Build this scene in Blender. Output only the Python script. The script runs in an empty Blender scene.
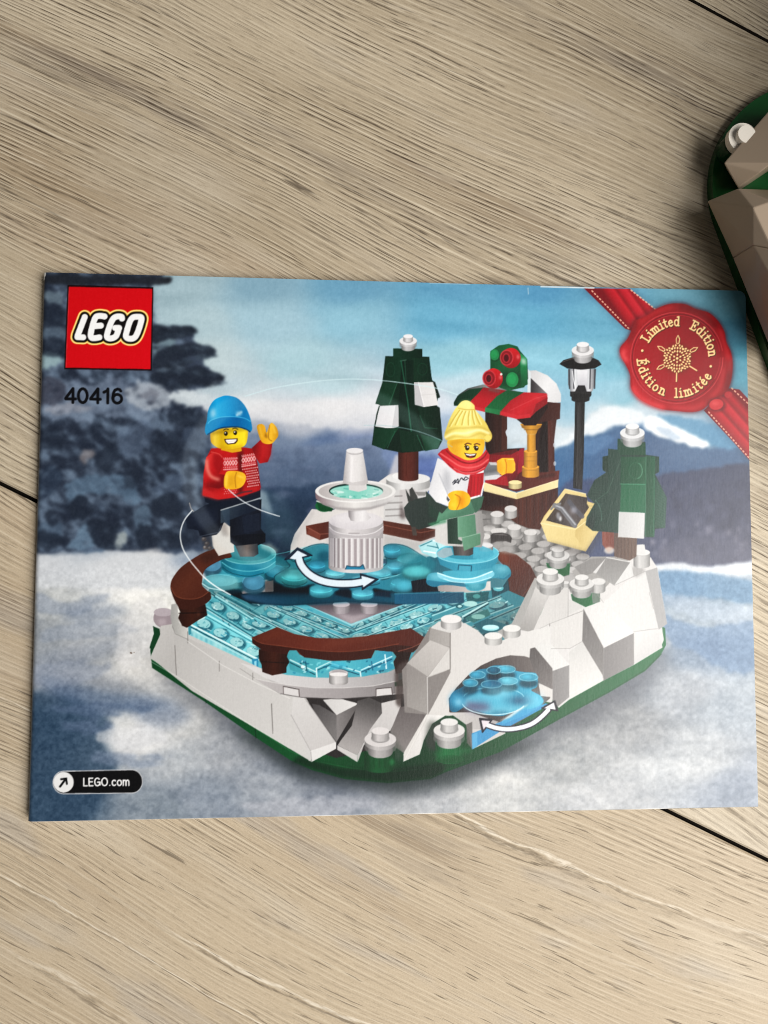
import math, random
import numpy as np

# ---------------------------------------------------------------- print artwork
# The cover picture is ink on paper: it is drawn here as artwork (flat colours, fills
# and strokes) and laid on the curved cover sheet as one colour per mesh vertex.
AX0, AY0, AX1, AY1, ST = 16.0, 260.0, 770.0, 834.0, 0.5
AW, AH = int((AX1 - AX0) / ST), int((AY1 - AY0) / ST)
ART = np.zeros((AH, AW, 3), np.float32)
PART = np.zeros((AH, AW), np.int16)
YY, XX = np.mgrid[0:AH, 0:AW].astype(np.float32)
XX = XX * ST + AX0 + ST / 2
YY = YY * ST + AY0 + ST / 2
_v = [0.0, 0.0, 1.0]
_pid = [0]


def view(ox, oy, s):
    _v[:] = [ox, oy, s]


def part(i):
    _pid[0] = i


def P(pts):
    a = np.asarray(pts, np.float64)
    return a / _v[2] + np.array([_v[0], _v[1]])


def smooth(pts, closed=True, n=6):
    a = np.asarray(pts, float)
    N = len(a)
    out = []
    rng = range(N) if closed else range(N - 1)
    for i in rng:
        if closed:
            p0, p1, p2, p3 = a[i - 1], a[i], a[(i + 1) % N], a[(i + 2) % N]
        else:
            p0, p1, p2, p3 = a[max(i - 1, 0)], a[i], a[i + 1], a[min(i + 2, N - 1)]
        for k in range(n):
            t = k / n
            out.append(.5 * ((2 * p1) + (-p0 + p2) * t + (2 * p0 - 5 * p1 + 4 * p2 - p3) * t * t + (-p0 + 3 * p1 - 3 * p2 + p3) * t ** 3))
    if not closed:
        out.append(a[-1])
    return np.array(out)


def box1(m, r, ax):
    if r < 1:
        return m
    pad = [(0, 0), (0, 0)]
    pad[ax] = (r + 1, r)
    c = np.cumsum(np.pad(m, pad, mode='edge'), axis=ax, dtype=np.float64)
    n = 2 * r + 1
    if ax == 0:
        return ((c[n:] - c[:-n]) / n).astype(np.float32)
    return ((c[:, n:] - c[:, :-n]) / n).astype(np.float32)


def blurm(m, px):
    r = max(1, int(round(px / ST)))
    for _ in range(3):
        m = box1(box1(m, r, 0), r, 1)
    return m


def cover_mask(pts, y0, y1, x0, x1):
    """exact horizontal, 4x vertical coverage of a polygon (non-zero) in canvas cells"""
    SS = 4
    h, w = y1 - y0, x1 - x0
    acc = np.zeros((h * SS, w + 2), np.float32)
    q = (np.asarray(pts) - np.array([AX0, AY0])) / ST - np.array([x0, y0])
    n = len(q)
    for i in range(n):
        ax, ay = q[i]
        bx, by = q[(i + 1) % n]
        if ay == by:
            continue
        s = 1.0
        if ay > by:
            ax, ay, bx, by = bx, by, ax, ay
            s = -1.0
        r0 = max(0, int(math.ceil(ay * SS - .5)))
        r1 = min(h * SS - 1, int(math.ceil(by * SS - .5)) - 1)
        if r1 < r0:
            continue
        rows = np.arange(r0, r1 + 1)
        yc = (rows + .5) / SS
        xc = np.clip(ax + (yc - ay) * (bx - ax) / (by - ay), 0, w)
        ci = np.floor(xc).astype(int)
        fr = (xc - ci).astype(np.float32)
        np.add.at(acc, (rows, ci), s * (1 - fr))
        np.add.at(acc, (rows, ci + 1), s * fr)
    cov = np.abs(np.cumsum(acc, axis=1))[:, :w]
    return np.minimum(cov, 1).reshape(h, SS, w).mean(axis=1)


def region(x0, y0, x1, y1, pad=2):
    a = max(0, int((x0 - AX0) / ST) - pad)
    b = min(AW, int((x1 - AX0) / ST) + pad + 1)
    c = max(0, int((y0 - AY0) / ST) - pad)
    d = min(AH, int((y1 - AY0) / ST) + pad + 1)
    return c, d, a, b


def ink(m, sl, col, g, alpha, mark=True):
    c, d, a, b = sl
    if callable(col):
        colr = col(XX[c:d, a:b], YY[c:d, a:b])
    elif g is not None:
        (gx0, gy0), (gx1, gy1) = P(g)
        dx, dy = gx1 - gx0, gy1 - gy0
        t = ((XX[c:d, a:b] - gx0) * dx + (YY[c:d, a:b] - gy0) * dy) / (dx * dx + dy * dy)
        if not isinstance(col[0][1], (tuple, list)):
            col = [(i / (len(col) - 1), k) for i, k in enumerate(col)]
        xs = [k[0] for k in col]
        colr = np.stack([np.interp(t, xs, [k[1][j] for k in col]) for j in range(3)], -1)
    else:
        colr = np.array(col, np.float32)
    A = (m * alpha)[..., None]
    ART[c:d, a:b] = ART[c:d, a:b] * (1 - A) + np.asarray(colr, np.float32) * A
    if mark and alpha > .3 and _pid[0] > 0:
        PART[c:d, a:b][m > .5] = _pid[0]


def p(pts, col, g=None, a=1.0, blur=0, sm=False, mark=True, raw=False, clip=None):
    q = np.asarray(pts, float) if raw else P(pts)
    if sm:
        q = smooth(q)
    e_ = blur * 3 + 1
    x0, y0 = q.min(0) - e_
    x1, y1 = q.max(0) + e_
    sl = region(x0, y0, x1, y1)
    c, d, aa, b = sl
    if d <= c or b <= aa:
        return
    m = cover_mask(q, c, d, aa, b)
    if blur:
        m = blurm(m, blur)
    if clip is not None:
        m = m * cover_mask(P(clip), c, d, aa, b)
    ink(m, sl, col, g, a, mark)


def rp(pts, col, a=1.0, soft=3.0, amp=.7, sx=9., sy=6., seed=5, sm=True, g=None, edge=.16):
    """patch with a ragged natural edge"""
    q = P(pts)
    if sm:
        q = smooth(q)
    x0, y0 = q.min(0) - soft * 3
    x1, y1 = q.max(0) + soft * 3
    sl = region(x0, y0, x1, y1)
    c, d, aa, b = sl
    if d <= c or b <= aa:
        return
    m = blurm(cover_mask(q, c, d, aa, b), soft)
    n = fbm(XX[c:d, aa:b] / sx, YY[c:d, aa:b] / sy, 3, seed) - .5
    t = np.clip((m + amp * n * 4 * m * (1 - m) - (.5 - edge)) / (2 * edge), 0, 1)
    ink(t * t * (3 - 2 * t), sl, col, g, a, False)


def l(pts, w, col, a=1.0, blur=0, sm=False, closed=False, mark=True, g=None, raw=False):
    """stroke of width w (photo pixels)"""
    q = np.asarray(pts, float) if raw else P(pts)
    if sm:
        q = smooth(q, closed)
    if closed:
        q = np.vstack([q, q[:1]])
    e_ = w / 2 + blur * 3 + 1
    x0, y0 = q.min(0) - e_
    x1, y1 = q.max(0) + e_
    sl = region(x0, y0, x1, y1)
    c, d, aa, b = sl
    if d <= c or b <= aa:
        return
    m = np.zeros((d - c, b - aa), np.float32)
    for i in range(len(q) - 1):
        s_ = region(min(q[i, 0], q[i + 1, 0]) - w / 2 - 1, min(q[i, 1], q[i + 1, 1]) - w / 2 - 1, max(q[i, 0], q[i + 1, 0]) + w / 2 + 1, max(q[i, 1], q[i + 1, 1]) + w / 2 + 1, 1)
        cc, dd, a2, b2 = max(s_[0], c), min(s_[1], d), max(s_[2], aa), min(s_[3], b)
        if dd <= cc or b2 <= a2:
            continue
        X = XX[cc:dd, a2:b2] - q[i, 0]
        Y = YY[cc:dd, a2:b2] - q[i, 1]
        dx, dy = q[i + 1] - q[i]
        L = dx * dx + dy * dy
        t = np.clip((X * dx + Y * dy) / L, 0, 1) if L > 0 else 0
        D = np.sqrt((X - t * dx) ** 2 + (Y - t * dy) ** 2)
        k = np.clip((w / 2 - D) / ST + .5, 0, 1)
        sub = m[cc - c:dd - c, a2 - aa:b2 - aa]
        np.maximum(sub, k, out=sub)
    if blur:
        m = blurm(m, blur)
    ink(m, sl, col, g, a, mark)


def ellpts(cx, cy, rx, ry, rot=0, a0=0, a1=360, n=40):
    t = np.radians(np.linspace(a0, a1, n, endpoint=(a1 - a0) < 360))
    r = math.radians(rot)
    x, y = rx * np.cos(t), ry * np.sin(t)
    return np.stack([cx + x * math.cos(r) - y * math.sin(r), cy + x * math.sin(r) + y * math.cos(r)], 1)


def e(cx, cy, rx, ry, col, rot=0, **k):
    p(ellpts(cx, cy, rx, ry, rot), col, **k)


def arc(cx, cy, rx, ry, a0, a1, w, col, rot=0, **k):
    l(ellpts(cx, cy, rx, ry, rot, a0, a1), w, col, **k)


def mix(a, b, t):
    return tuple(a[i] + (b[i] - a[i]) * t for i in range(3))


def mul(a, k):
    return tuple(min(255, x * k) for x in a)


def cyl(cx, yt, yb, rx, ry, col, dark=.62, light=1.06, rxb=None):
    """upright cylinder / cone side with a rounded foot, shaded across"""
    rxb = rx if rxb is None else rxb
    bot = ellpts(cx, yb, rxb, ry * rxb / rx, 0, 0, 180, 16)
    pts = [(cx - rx, yt), (cx + rx, yt)] + [tuple(q) for q in bot]
    R = max(rx, rxb)
    p(pts, [(0, mul(col, dark)), (.35, mul(col, light)), (.7, mul(col, .95)), (1, mul(col, dark * 1.1))], g=[(cx - R, 0), (cx + R, 0)])


def stud(cx, cy, rx, h, col, ry=None, edge=.6):
    ry = rx * .45 if ry is None else ry
    cyl(cx, cy, cy + h, rx, ry, mul(col, .9))
    e(cx, cy, rx, ry, mul(col, 1.04))
    arc(cx, cy, rx, ry, 10, 170, .5, mul(col, edge), a=.45)


def cap(cx, cy, r, col, h=None):
    """round one-stud plate with its stud: stud top at cy"""
    h = r * .42 if h is None else h
    e(cx, cy + h + r * .62, r * 1.02, r * .5, mul(col, .55), a=.6)
    cyl(cx, cy + h + r * .28, cy + h + r * .95, r * .78, r * .36, mul(col, .8))
    cyl(cx, cy + h + r * .1, cy + h + r * .36, r, r * .46, mul(col, .86))
    e(cx, cy + h + r * .1, r, r * .46, col)
    arc(cx, cy + h + r * .1, r, r * .46, 0, 360, .5, mul(col, 1.15), a=.5)
    e(cx, cy + h * 1.1, r * .6, r * .3, mul(col, .55), a=.6)
    stud(cx, cy, r * .56, h, col)


_rs = np.random.RandomState(7)
_TAB = _rs.rand(256, 256).astype(np.float32)


def vnoise(x, y, seed=0):
    xi, yi = np.floor(x).astype(int), np.floor(y).astype(int)
    fx, fy = (x - xi), (y - yi)
    fx = fx * fx * (3 - 2 * fx)
    fy = fy * fy * (3 - 2 * fy)
    a = (xi + seed * 37) % 256
    b = (yi + seed * 91) % 256
    a1, b1 = (a + 1) % 256, (b + 1) % 256
    t = _TAB
    return (t[b, a] * (1 - fx) + t[b, a1] * fx) * (1 - fy) + (t[b1, a] * (1 - fx) + t[b1, a1] * fx) * fy


def fbm(x, y, o=4, seed=0, gain=.5):
    s, A, T = 0, 1., 0
    for i in range(o):
        s = s + A * vnoise(x, y, seed + i)
        T += A
        A *= gain
        x = x * 2.03 + 11.3
        y = y * 2.03 + 5.7
    return s / T
INK_GAIN = 1.0
WORLD_COL = (1.0, .97, .93)
WORLD_STR = .09
LIGHTS = [('window_light', (.66, -.26, .76), (0, -.02, 0), .9, .75, 20.5, (1, .975, .94))]
def sstep(a, b, x):
    t = np.clip((x - a) / (b - a), 0, 1)
    return t * t * (3 - 2 * t)


BG = """180 285 150 175 185|260 285 128 163 182|350 285 104 152 180|450 285 92 148 180|540 288 84 142 178|600 290 90 146 176|720 300 92 142 160|745 300 96 150 165
200 320 170 194 203|260 320 155 188 203|350 320 134 180 200|450 320 104 164 193|540 320 98 160 190|600 320 102 160 186|740 330 70 122 144|680 296 100 152 172
210 360 182 200 206|300 360 162 195 206|450 360 142 190 206|540 360 134 186 206|610 360 112 170 190|742 365 80 140 160|625 400 128 178 195
230 390 172 192 202|330 385 166 194 204|460 390 178 202 214|590 385 128 178 198|240 405 205 209 214|330 408 217 217 221|370 405 204 208 216|200 402 190 196 204
300 424 172 177 188|250 424 150 158 172|360 424 172 178 192|260 446 74 94 124|330 446 70 92 128|365 446 88 108 152|270 480 44 64 90|320 480 48 72 96|350 490 52 74 118
275 512 30 50 74|310 510 30 46 78|350 515 56 76 112|270 540 26 50 64|292 545 24 46 64|435 430 152 172 196|425 470 92 112 164|430 402 208 216 226|428 490 80 100 140
520 438 196 208 216|526 460 92 140 172|565 400 122 168 192|600 418 204 212 217|562 440 200 210 216|556 474 66 108 150|600 452 46 76 116|640 430 96 128 164|625 420 220 224 226
665 440 228 230 231|682 450 206 213 218|720 440 106 138 164|740 470 66 88 116|690 472 64 90 122|690 512 72 88 114|735 520 76 88 110|690 546 104 114 136|600 490 64 78 108|650 410 190 205 215
740 550 114 124 142|700 566 182 192 204|745 568 210 216 222|680 580 120 148 176|740 592 98 130 164|690 622 134 156 182|745 622 150 168 190|700 652 98 126 164|745 652 102 130 164
680 690 146 156 174|740 700 140 156 178|620 722 140 145 156|560 762 142 148 158|690 762 156 164 178|745 790 120 136 164|600 800 156 162 175|500 790 172 176 184|420 806 154 160 174
330 800 116 128 152|260 780 122 134 156|200 800 116 132 158|150 812 104 122 146|60 800 52 74 96|60 715 60 82 106|42 722 52 76 100|60 690 118 128 150|40 640 128 138 154
60 600 164 171 180|40 566 188 191 197|110 572 214 217 221|140 602 216 216 216|90 652 150 156 166|130 662 192 192 196|100 690 128 137 155|170 722 182 184 190|140 738 202 204 210
170 762 148 158 175|230 752 128 137 155|165 562 192 196 200|100 548 72 92 116|40 545 120 134 150|560 640 180 185 192|640 640 170 176 186|440 700 170 176 186"""


def paint_background():
    s4 = 4
    x, y = XX[::s4, ::s4], YY[::s4, ::s4]
    wx = x + 26 * (fbm(x / 60, y / 34, 3, 3) - .5)
    wy = y + 14 * (fbm(x / 70, y / 30, 3, 9) - .5)
    num = np.zeros(x.shape + (3,), np.float32)
    den = np.zeros(x.shape, np.float32)
    for s in BG.replace('\n', '|').split('|'):
        X, Y, r, g_, b = map(float, s.split())
        if Y > 580 and r > 60:                    # snow greys
            m_ = (r + g_ + b) / 3 + 18
            r, g_, b = r * .62 + m_ * .4 + 4, g_ * .62 + m_ * .4 + 3, b * .62 + m_ * .38 + 2
        d2 = ((wx - X) / 1.25) ** 2 + ((wy - Y) * 1.35) ** 2
        w = 1.0 / (d2 + 90.) ** 2
        num += w[..., None] * np.array([r, g_, b], np.float32)
        den += w
    lo = num / den[..., None]
    # back to full size, bilinear
    gx = (np.arange(AW) / s4).clip(0, x.shape[1] - 1.001)
    gy = (np.arange(AH) / s4).clip(0, x.shape[0] - 1.001)
    ix, iy = gx.astype(int), gy.astype(int)
    fx, fy = (gx - ix)[None, :, None], (gy - iy)[:, None, None]
    up = (lo[iy][:, ix] * (1 - fx) + lo[iy][:, ix + 1] * fx) * (1 - fy) + (lo[iy + 1][:, ix] * (1 - fx) + lo[iy + 1][:, ix + 1] * fx) * fy
    # streaky sky, mottled forest slopes, grainy snow
    sky = 1 - sstep(395, 430, YY)
    st_ = fbm((XX + YY * 2.2) / 130, (YY - XX * .14) / 11, 3, 21) - .5
    up += (sky * st_ * 22)[..., None]
    hill = sstep(425, 450, YY) * (1 - sstep(535, 560, YY))
    up += (hill * (fbm(XX / 11, YY / 9, 4, 33, .6) - .5) * 62)[..., None] * np.array([.9, 1, 1.15])
    snow = sstep(548, 575, YY)
    up += (snow * ((fbm(XX / 46, YY / 15, 4, 41) - .5) * 46 + (fbm(XX / 6, YY / 4.5, 3, 47) - .5) * 34))[..., None] * np.array([1.05, 1, .92])
    ART[:] = up
    view(0, 0, 1)
    # cloud band and snowy peak
    for pts, c_, a_, b_ in [
        ([(225, 396), (300, 400), (380, 398), (380, 416), (300, 420), (225, 414)], (222, 222, 225), .6, 5),
        ([(560, 420), (566, 400), (575, 392), (583, 420)], (120, 165, 190), .5, 3),
        ([(225, 462), (300, 470), (380, 470), (380, 545), (225, 550)], (34, 52, 74), .6, 8),
        ([(20, 704), (60, 694), (96, 708), (112, 726), (104, 742), (112, 752), (118, 764), (106, 790), (84, 826), (20, 830)], (50, 72, 94), .85, 3),
        ([(40, 676), (100, 690), (160, 700), (175, 706), (120, 712), (60, 700)], (70, 92, 122), .6, 4),
        ([(130, 700), (180, 704), (190, 720), (150, 730)], (96, 112, 138), .55, 5),
        ([(60, 612), (110, 604), (130, 612), (80, 624)], (120, 132, 152), .6, 4),
        ([(40, 655), (90, 640), (130, 640), (90, 664), (40, 672)], (118, 128, 146), .5, 5),
        ([(110, 560), (150, 560), (175, 580), (130, 600), (95, 586)], (224, 225, 226), .6, 6),
        ([(120, 740), (150, 726), (170, 740), (140, 752), (110, 754)], (208, 209, 213), .6, 5),
    ]:
        p(pts, c_, a=a_, blur=b_, sm=True)
    # far range on the right: snowy peak, blue flank, frosted forest below
    view(545, 395, 3.657)
    rp([(-10, 60), (60, 120), (150, 80), (240, 20), (330, 10), (420, 30), (560, 60), (760, 90), (760, 20), (500, -40), (100, -40), (-20, 0)], (150, 188, 206), a=.45, soft=5)
    rp([(30, 200), (90, 150), (160, 90), (250, 40), (330, 55), (380, 70), (350, 100), (280, 120), (200, 140), (120, 170), (60, 215)], (218, 224, 229), a=.95, soft=3.5, amp=.9, seed=11)
    rp([(380, 90), (480, 70), (600, 110), (760, 150), (760, 215), (600, 190), (470, 140)], (94, 140, 172), a=.85, soft=4, seed=12)
    rp([(30, 215), (120, 165), (220, 130), (300, 112), (400, 140), (520, 180), (620, 196), (760, 206), (760, 300), (40, 350)], [(60, 100, 140), (66, 90, 122), (76, 102, 132)], g=[(40, 0), (740, 0)], a=.92, soft=3.5, seed=13)
    rp([(366, 88), (404, 76), (470, 112), (570, 160), (606, 186), (560, 192), (480, 170), (410, 146), (366, 120)], (232, 234, 235), a=1, soft=1.6, amp=1.0, sx=6, sy=4, seed=14)
    rp([(400, 118), (440, 120), (500, 158), (470, 162), (420, 140)], (150, 172, 196), a=.6, soft=1.5, seed=15)
    rp([(130, 175), (200, 150), (260, 150), (230, 190), (150, 230)], (96, 130, 168), a=.5, soft=3, seed=16)
    rp([(60, 330), (240, 310), (430, 290), (560, 276), (760, 272), (760, 600), (420, 640), (60, 560)], [(58, 70, 104), (60, 64, 88), (62, 64, 84)], g=[(60, 0), (740, 0)], a=.85, soft=3, amp=1., seed=17)
    rnd = random.Random(8)
    for k in range(150):
        x, y = rnd.uniform(390, 745), rnd.uniform(330, 600)
        lo = y > 470
        c_ = rnd.choice([(150, 146, 156), (118, 118, 134), (46, 50, 70), (90, 92, 112)]) if lo else rnd.choice([(46, 50, 72), (80, 84, 106), (70, 74, 98)])
        e(x, y, rnd.uniform(4, 11), rnd.uniform(8, 24), c_, rot=rnd.uniform(-12, 12), a=rnd.uniform(.3, .65), blur=rnd.uniform(.5, 1.2))
    rp([(430, 560), (560, 520), (760, 560), (760, 612), (560, 620), (420, 612)], (86, 88, 106), a=.6, soft=3, seed=18)
    rp([(400, 622), (480, 614), (600, 626), (760, 612), (760, 650), (640, 656), (500, 646), (400, 640)], (218, 223, 228), a=.9, soft=1.6, seed=19)
    rp([(405, 646), (520, 644), (640, 660), (770, 690), (770, 760), (600, 740), (420, 720)], (98, 134, 166), a=.75, soft=3, seed=20)
    rp([(430, 800), (520, 840), (620, 850), (770, 830), (770, 1010), (640, 1000), (560, 940), (440, 900)], (106, 132, 164), a=.7, soft=5, seed=21)
    rp([(420, 730), (560, 750), (700, 770), (770, 790), (770, 820), (620, 830), (500, 800)], (164, 178, 194), a=.6, soft=4, seed=22)
    # hazy wooded slope in the middle
    view(0, 0, 1)
    rp([(225, 452), (262, 438), (310, 446), (350, 440), (382, 448), (384, 560), (225, 560)], [(112, 126, 150), (60, 78, 106), (34, 52, 74), (26, 44, 62)], g=[(0, 438), (0, 540)], a=.8, soft=4, amp=.8, sx=14, sy=8, seed=23)
    for k in range(120):
        x, y = rnd.uniform(225, 380), rnd.uniform(446, 545)
        e(x, y, rnd.uniform(3, 9), rnd.uniform(2, 5), rnd.choice([(96, 108, 132), (30, 44, 68), (58, 72, 100), (74, 84, 112)]), rot=rnd.uniform(-20, 20), a=rnd.uniform(.2, .5), blur=rnd.uniform(.6, 1.4))
    rp([(218, 398), (260, 400), (330, 402), (384, 400), (384, 424), (330, 428), (270, 420), (218, 424)], (218, 219, 222), a=.6, soft=5, seed=24)
    # snow laden fir behind the logo, out of focus
    view(20, 265, 3.339)
    rp([(-60, -20), (460, 0), (480, 30), (440, 60), (450, 200), (560, 215), (600, 300), (640, 390), (560, 420), (500, 430), (620, 480), (640, 560), (640, 900), (560, 960), (300, 950), (100, 960), (-60, 970)], (52, 62, 80), a=.96, soft=2.5, amp=1.2, sx=8, sy=5, seed=31)
    X, Y = XX[0:640, 0:480], YY[0:640, 0:480]
    q = P([(-60, -20), (460, 0), (480, 30), (440, 60), (450, 200), (540, 215), (560, 300), (560, 400), (500, 430), (610, 490), (630, 560), (630, 900), (540, 955), (300, 950), (100, 955), (-60, 960)])
    m = blurm(cover_mask(q, 0, 640, 0, 480), 2)
    t = fbm((X + .5 * Y) / 17, (Y - .35 * X) / 9, 4, 71, .55)
    t2 = fbm((X - .6 * Y) / 6, (Y + .3 * X) / 12, 3, 77)
    k = sstep(.36, .70, t * .7 + t2 * .3)
    colr = np.array([17, 23, 36]) * (1 - k[..., None]) + np.array([112, 130, 150]) * k[..., None]
    ART[0:640, 0:480] = ART[0:640, 0:480] * (1 - .75 * m[..., None]) + colr * (.75 * m[..., None])
    DK, PL_ = (22, 29, 42), (128, 146, 166)
    for pts, c_, a_, so in [
        # pale parts
        ([(70, 90), (120, 90), (150, 120), (90, 130)], (112, 130, 142), .7, 2.5), ([(70, 215), (140, 205), (150, 240), (80, 250)], (104, 122, 138), .6, 2.5), ([(60, 300), (120, 295), (148, 325), (90, 345), (56, 340)], (146, 172, 178), .85, 2.5),
        ([(60, 370), (150, 400), (300, 380), (440, 400), (500, 470), (440, 520), (300, 500), (180, 520), (60, 500)], (130, 145, 166), .62, 7), ([(350, 420), (400, 392), (470, 398), (510, 440), (480, 480), (380, 470)], (166, 174, 184), .75, 4), ([(400, 425), (450, 415), (470, 445), (420, 460)], (104, 108, 120), .7, 3),
        ([(60, 480), (150, 462), (260, 470), (150, 495)], (158, 160, 170), .55, 3), ([(500, 425), (620, 430), (630, 470), (540, 470)], (196, 206, 212), .9, 3), ([(190, 640), (240, 610), (260, 630), (210, 665)], (150, 142, 142), .6, 2.5),
        ([(330, 560), (420, 520), (450, 560), (400, 640), (340, 630)], (96, 112, 134), .55, 4), ([(150, 740), (230, 700), (300, 700), (380, 720), (400, 800), (320, 770), (230, 760), (160, 800)], (92, 116, 138), .7, 3), ([(190, 900), (220, 860), (270, 930), (160, 950)], (104, 128, 150), .8, 2), ([(380, 820), (430, 800), (440, 860), (400, 900)], (96, 118, 138), .7, 2.5), ([(310, 940), (330, 890), (352, 890), (345, 940)], (156, 166, 168), .85, 2), ([(440, 740), (520, 700), (560, 730), (470, 770)], (88, 104, 126), .6, 3), ([(540, 560), (600, 540), (620, 600), (560, 620)], (70, 84, 104), .6, 3), ([(60, 880), (120, 850), (140, 900), (70, 930)], (70, 88, 108), .6, 3),
        ([(450, 245), (510, 245), (520, 290), (455, 330)], (118, 140, 150), .8, 2), ([(450, 350), (520, 335), (560, 350), (480, 372)], (120, 134, 148), .6, 2),
        # dark parts
        ([(60, 150), (140, 140), (150, 200), (70, 200)], DK, .75, 2.5), ([(60, 250), (150, 245), (150, 300), (70, 296)], DK, .7, 2.5), ([(80, 30), (280, 35), (460, 38), (520, 42), (440, 66), (100, 62)], (20, 22, 28), .9, 1.5), ([(56, 380), (130, 380), (150, 450), (60, 470)], (44, 44, 56), .65, 3), ([(250, 640), (310, 590), (330, 660), (280, 700)], DK, .7, 3), ([(60, 560), (130, 540), (150, 600), (70, 620)], DK, .6, 3),
        ([(490, 500), (560, 480), (620, 500), (610, 540), (520, 530)], DK, .75, 2.5), ([(430, 560), (520, 560), (560, 650), (470, 650)], DK, .6, 4), ([(160, 800), (200, 770), (245, 800), (230, 840), (180, 850)], DK, .9, 2), ([(220, 860), (260, 840), (310, 880), (300, 945), (250, 940)], DK, .9, 2), ([(80, 830), (110, 820), (130, 850), (100, 870)], DK, .8, 2), ([(60, 900), (100, 890), (150, 930), (80, 955)], DK, .7, 2.5), ([(430, 800), (500, 760), (550, 800), (530, 850), (450, 840)], DK, .85, 2.5), ([(390, 880), (430, 870), (440, 930), (400, 945)], DK, .85, 2), ([(450, 900), (540, 870), (560, 930), (480, 950)], DK, .7, 2.5), ([(280, 900), (330, 850), (310, 950), (285, 950)], DK, .7, 2), ([(60, 690), (130, 680), (120, 760), (60, 780)], (34, 46, 64), .7, 3), ([(350, 680), (400, 690), (390, 740), (360, 750)], DK, .6, 2.5),
        # branch fingers against the sky
        ([(435, 205), (500, 212), (560, 204), (584, 214), (575, 232), (520, 244), (435, 260)], (22, 28, 38), .95, 1.4), ([(440, 330), (460, 290), (540, 262), (600, 266), (654, 286), (630, 304), (560, 310), (500, 335), (440, 350)], (24, 30, 42), .95, 1.5), ([(440, 360), (520, 350), (590, 336), (640, 352), (688, 380), (640, 396), (590, 398), (530, 412), (470, 398), (436, 390)], (22, 28, 40), .96, 1.5),
    ]:
        rp(pts, c_, a=a_, soft=so, amp=1.3, sx=6, sy=5, seed=37)
    for k in range(260):
        x, y = rnd.uniform(56, 600), rnd.uniform(380, 945)
        if x > 520 and y < 480:
            continue
        e(x, y, rnd.uniform(5, 18), rnd.uniform(3, 8), rnd.choice([(20, 26, 40), (36, 46, 62), (112, 130, 150), (84, 100, 120)]), rot=rnd.uniform(-60, 60), a=rnd.uniform(.2, .5), blur=rnd.uniform(.5, 1.2))
    for x0, y0, x1, y1, w in [(440, 230, 580, 216, 26), (445, 320, 650, 286, 44), (440, 375, 684, 382, 44)]:
        for k in range(46):
            t = rnd.random() ** .8
            x, y = x0 + (x1 - x0) * t, y0 + (y1 - y0) * t
            hw = w * (1.05 - .75 * t)
            sgn = rnd.choice((-1, 1))
            e(x, y + sgn * hw * rnd.uniform(.5, 1.0), rnd.uniform(8, 20), rnd.uniform(3, 6), rnd.choice([(18, 23, 33), (30, 38, 50), (58, 70, 84)]), rot=rnd.uniform(-6, 22), a=.8, blur=.5)
    # streaks across the snow at the left
    view(20, 520, 2.021)
    for pts, c_, a_ in [([(30, 150), (90, 165), (190, 150), (120, 190), (40, 185)], (120, 132, 152), .5), ([(60, 220), (160, 205), (250, 215), (150, 240), (40, 245)], (136, 146, 162), .5), ([(30, 300), (120, 285), (200, 300), (100, 330), (30, 330)], (128, 138, 156), .5), ([(40, 375), (150, 372), (290, 380), (200, 395), (90, 392)], (84, 102, 128), .65), ([(60, 410), (140, 405), (200, 415), (120, 430)], (96, 112, 138), .5), ([(150, 470), (260, 480), (330, 470), (250, 500), (160, 495)], (112, 126, 148), .55),
                       ([(150, 90), (300, 60), (290, 110), (200, 140)], (214, 215, 217), .55), ([(210, 190), (290, 160), (270, 260), (200, 300)], (206, 206, 208), .5), ([(150, 440), (250, 415), (300, 440), (230, 462)], (204, 206, 210), .6), ([(420, 580), (600, 560), (740, 570), (600, 600)], (176, 178, 186), .5)]:
        rp(pts, c_, a=a_, soft=4, amp=1.2, sx=14, sy=5, seed=61)
    view(0, 0, 1)
    rp([(14, 552), (60, 556), (110, 551), (160, 556), (190, 560), (190, 585), (14, 585)], (200, 204, 209), a=.8, soft=3, seed=39)
    e(195, 560, 26, 8, (70, 96, 130), a=.5, blur=5)
    # air between: the fir and the slopes behind the rink pale a little
    sl = region(16, 262, 230, 556)
    c, d, a, b = sl
    k = blurm(cover_mask(P([(10, 262), (160, 262), (165, 320), (222, 345), (222, 384), (180, 392), (216, 440), (216, 552), (10, 552)]), c, d, a, b), 3)[..., None]
    dkm = np.clip((120 - ART[c:d, a:b].mean(-1, keepdims=True)) / 100, 0, 1)
    ART[c:d, a:b] += (np.array([92, 108, 128]) - ART[c:d, a:b]) * k * dkm * .16
    rp([(225, 436), (300, 440), (384, 440), (384, 480), (300, 486), (225, 480)], (128, 142, 164), a=.35, soft=7, seed=71)
    # the whole backdrop is out of focus
    for ch in range(3):
        ART[..., ch] = blurm(ART[..., ch], 1.0)
    up2 = (fbm(XX / 3.2, YY / 3.2, 2, 51) - .5) * 9 + snow * ((fbm(XX / 3.6, YY / 3.2, 3, 57, .6) - .5) * 34)
    ART[:] += up2[..., None]
WH = (208, 206, 203)
BR = (72, 32, 22)
DG = (12, 44, 30)
TQ = (62, 160, 190)


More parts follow.
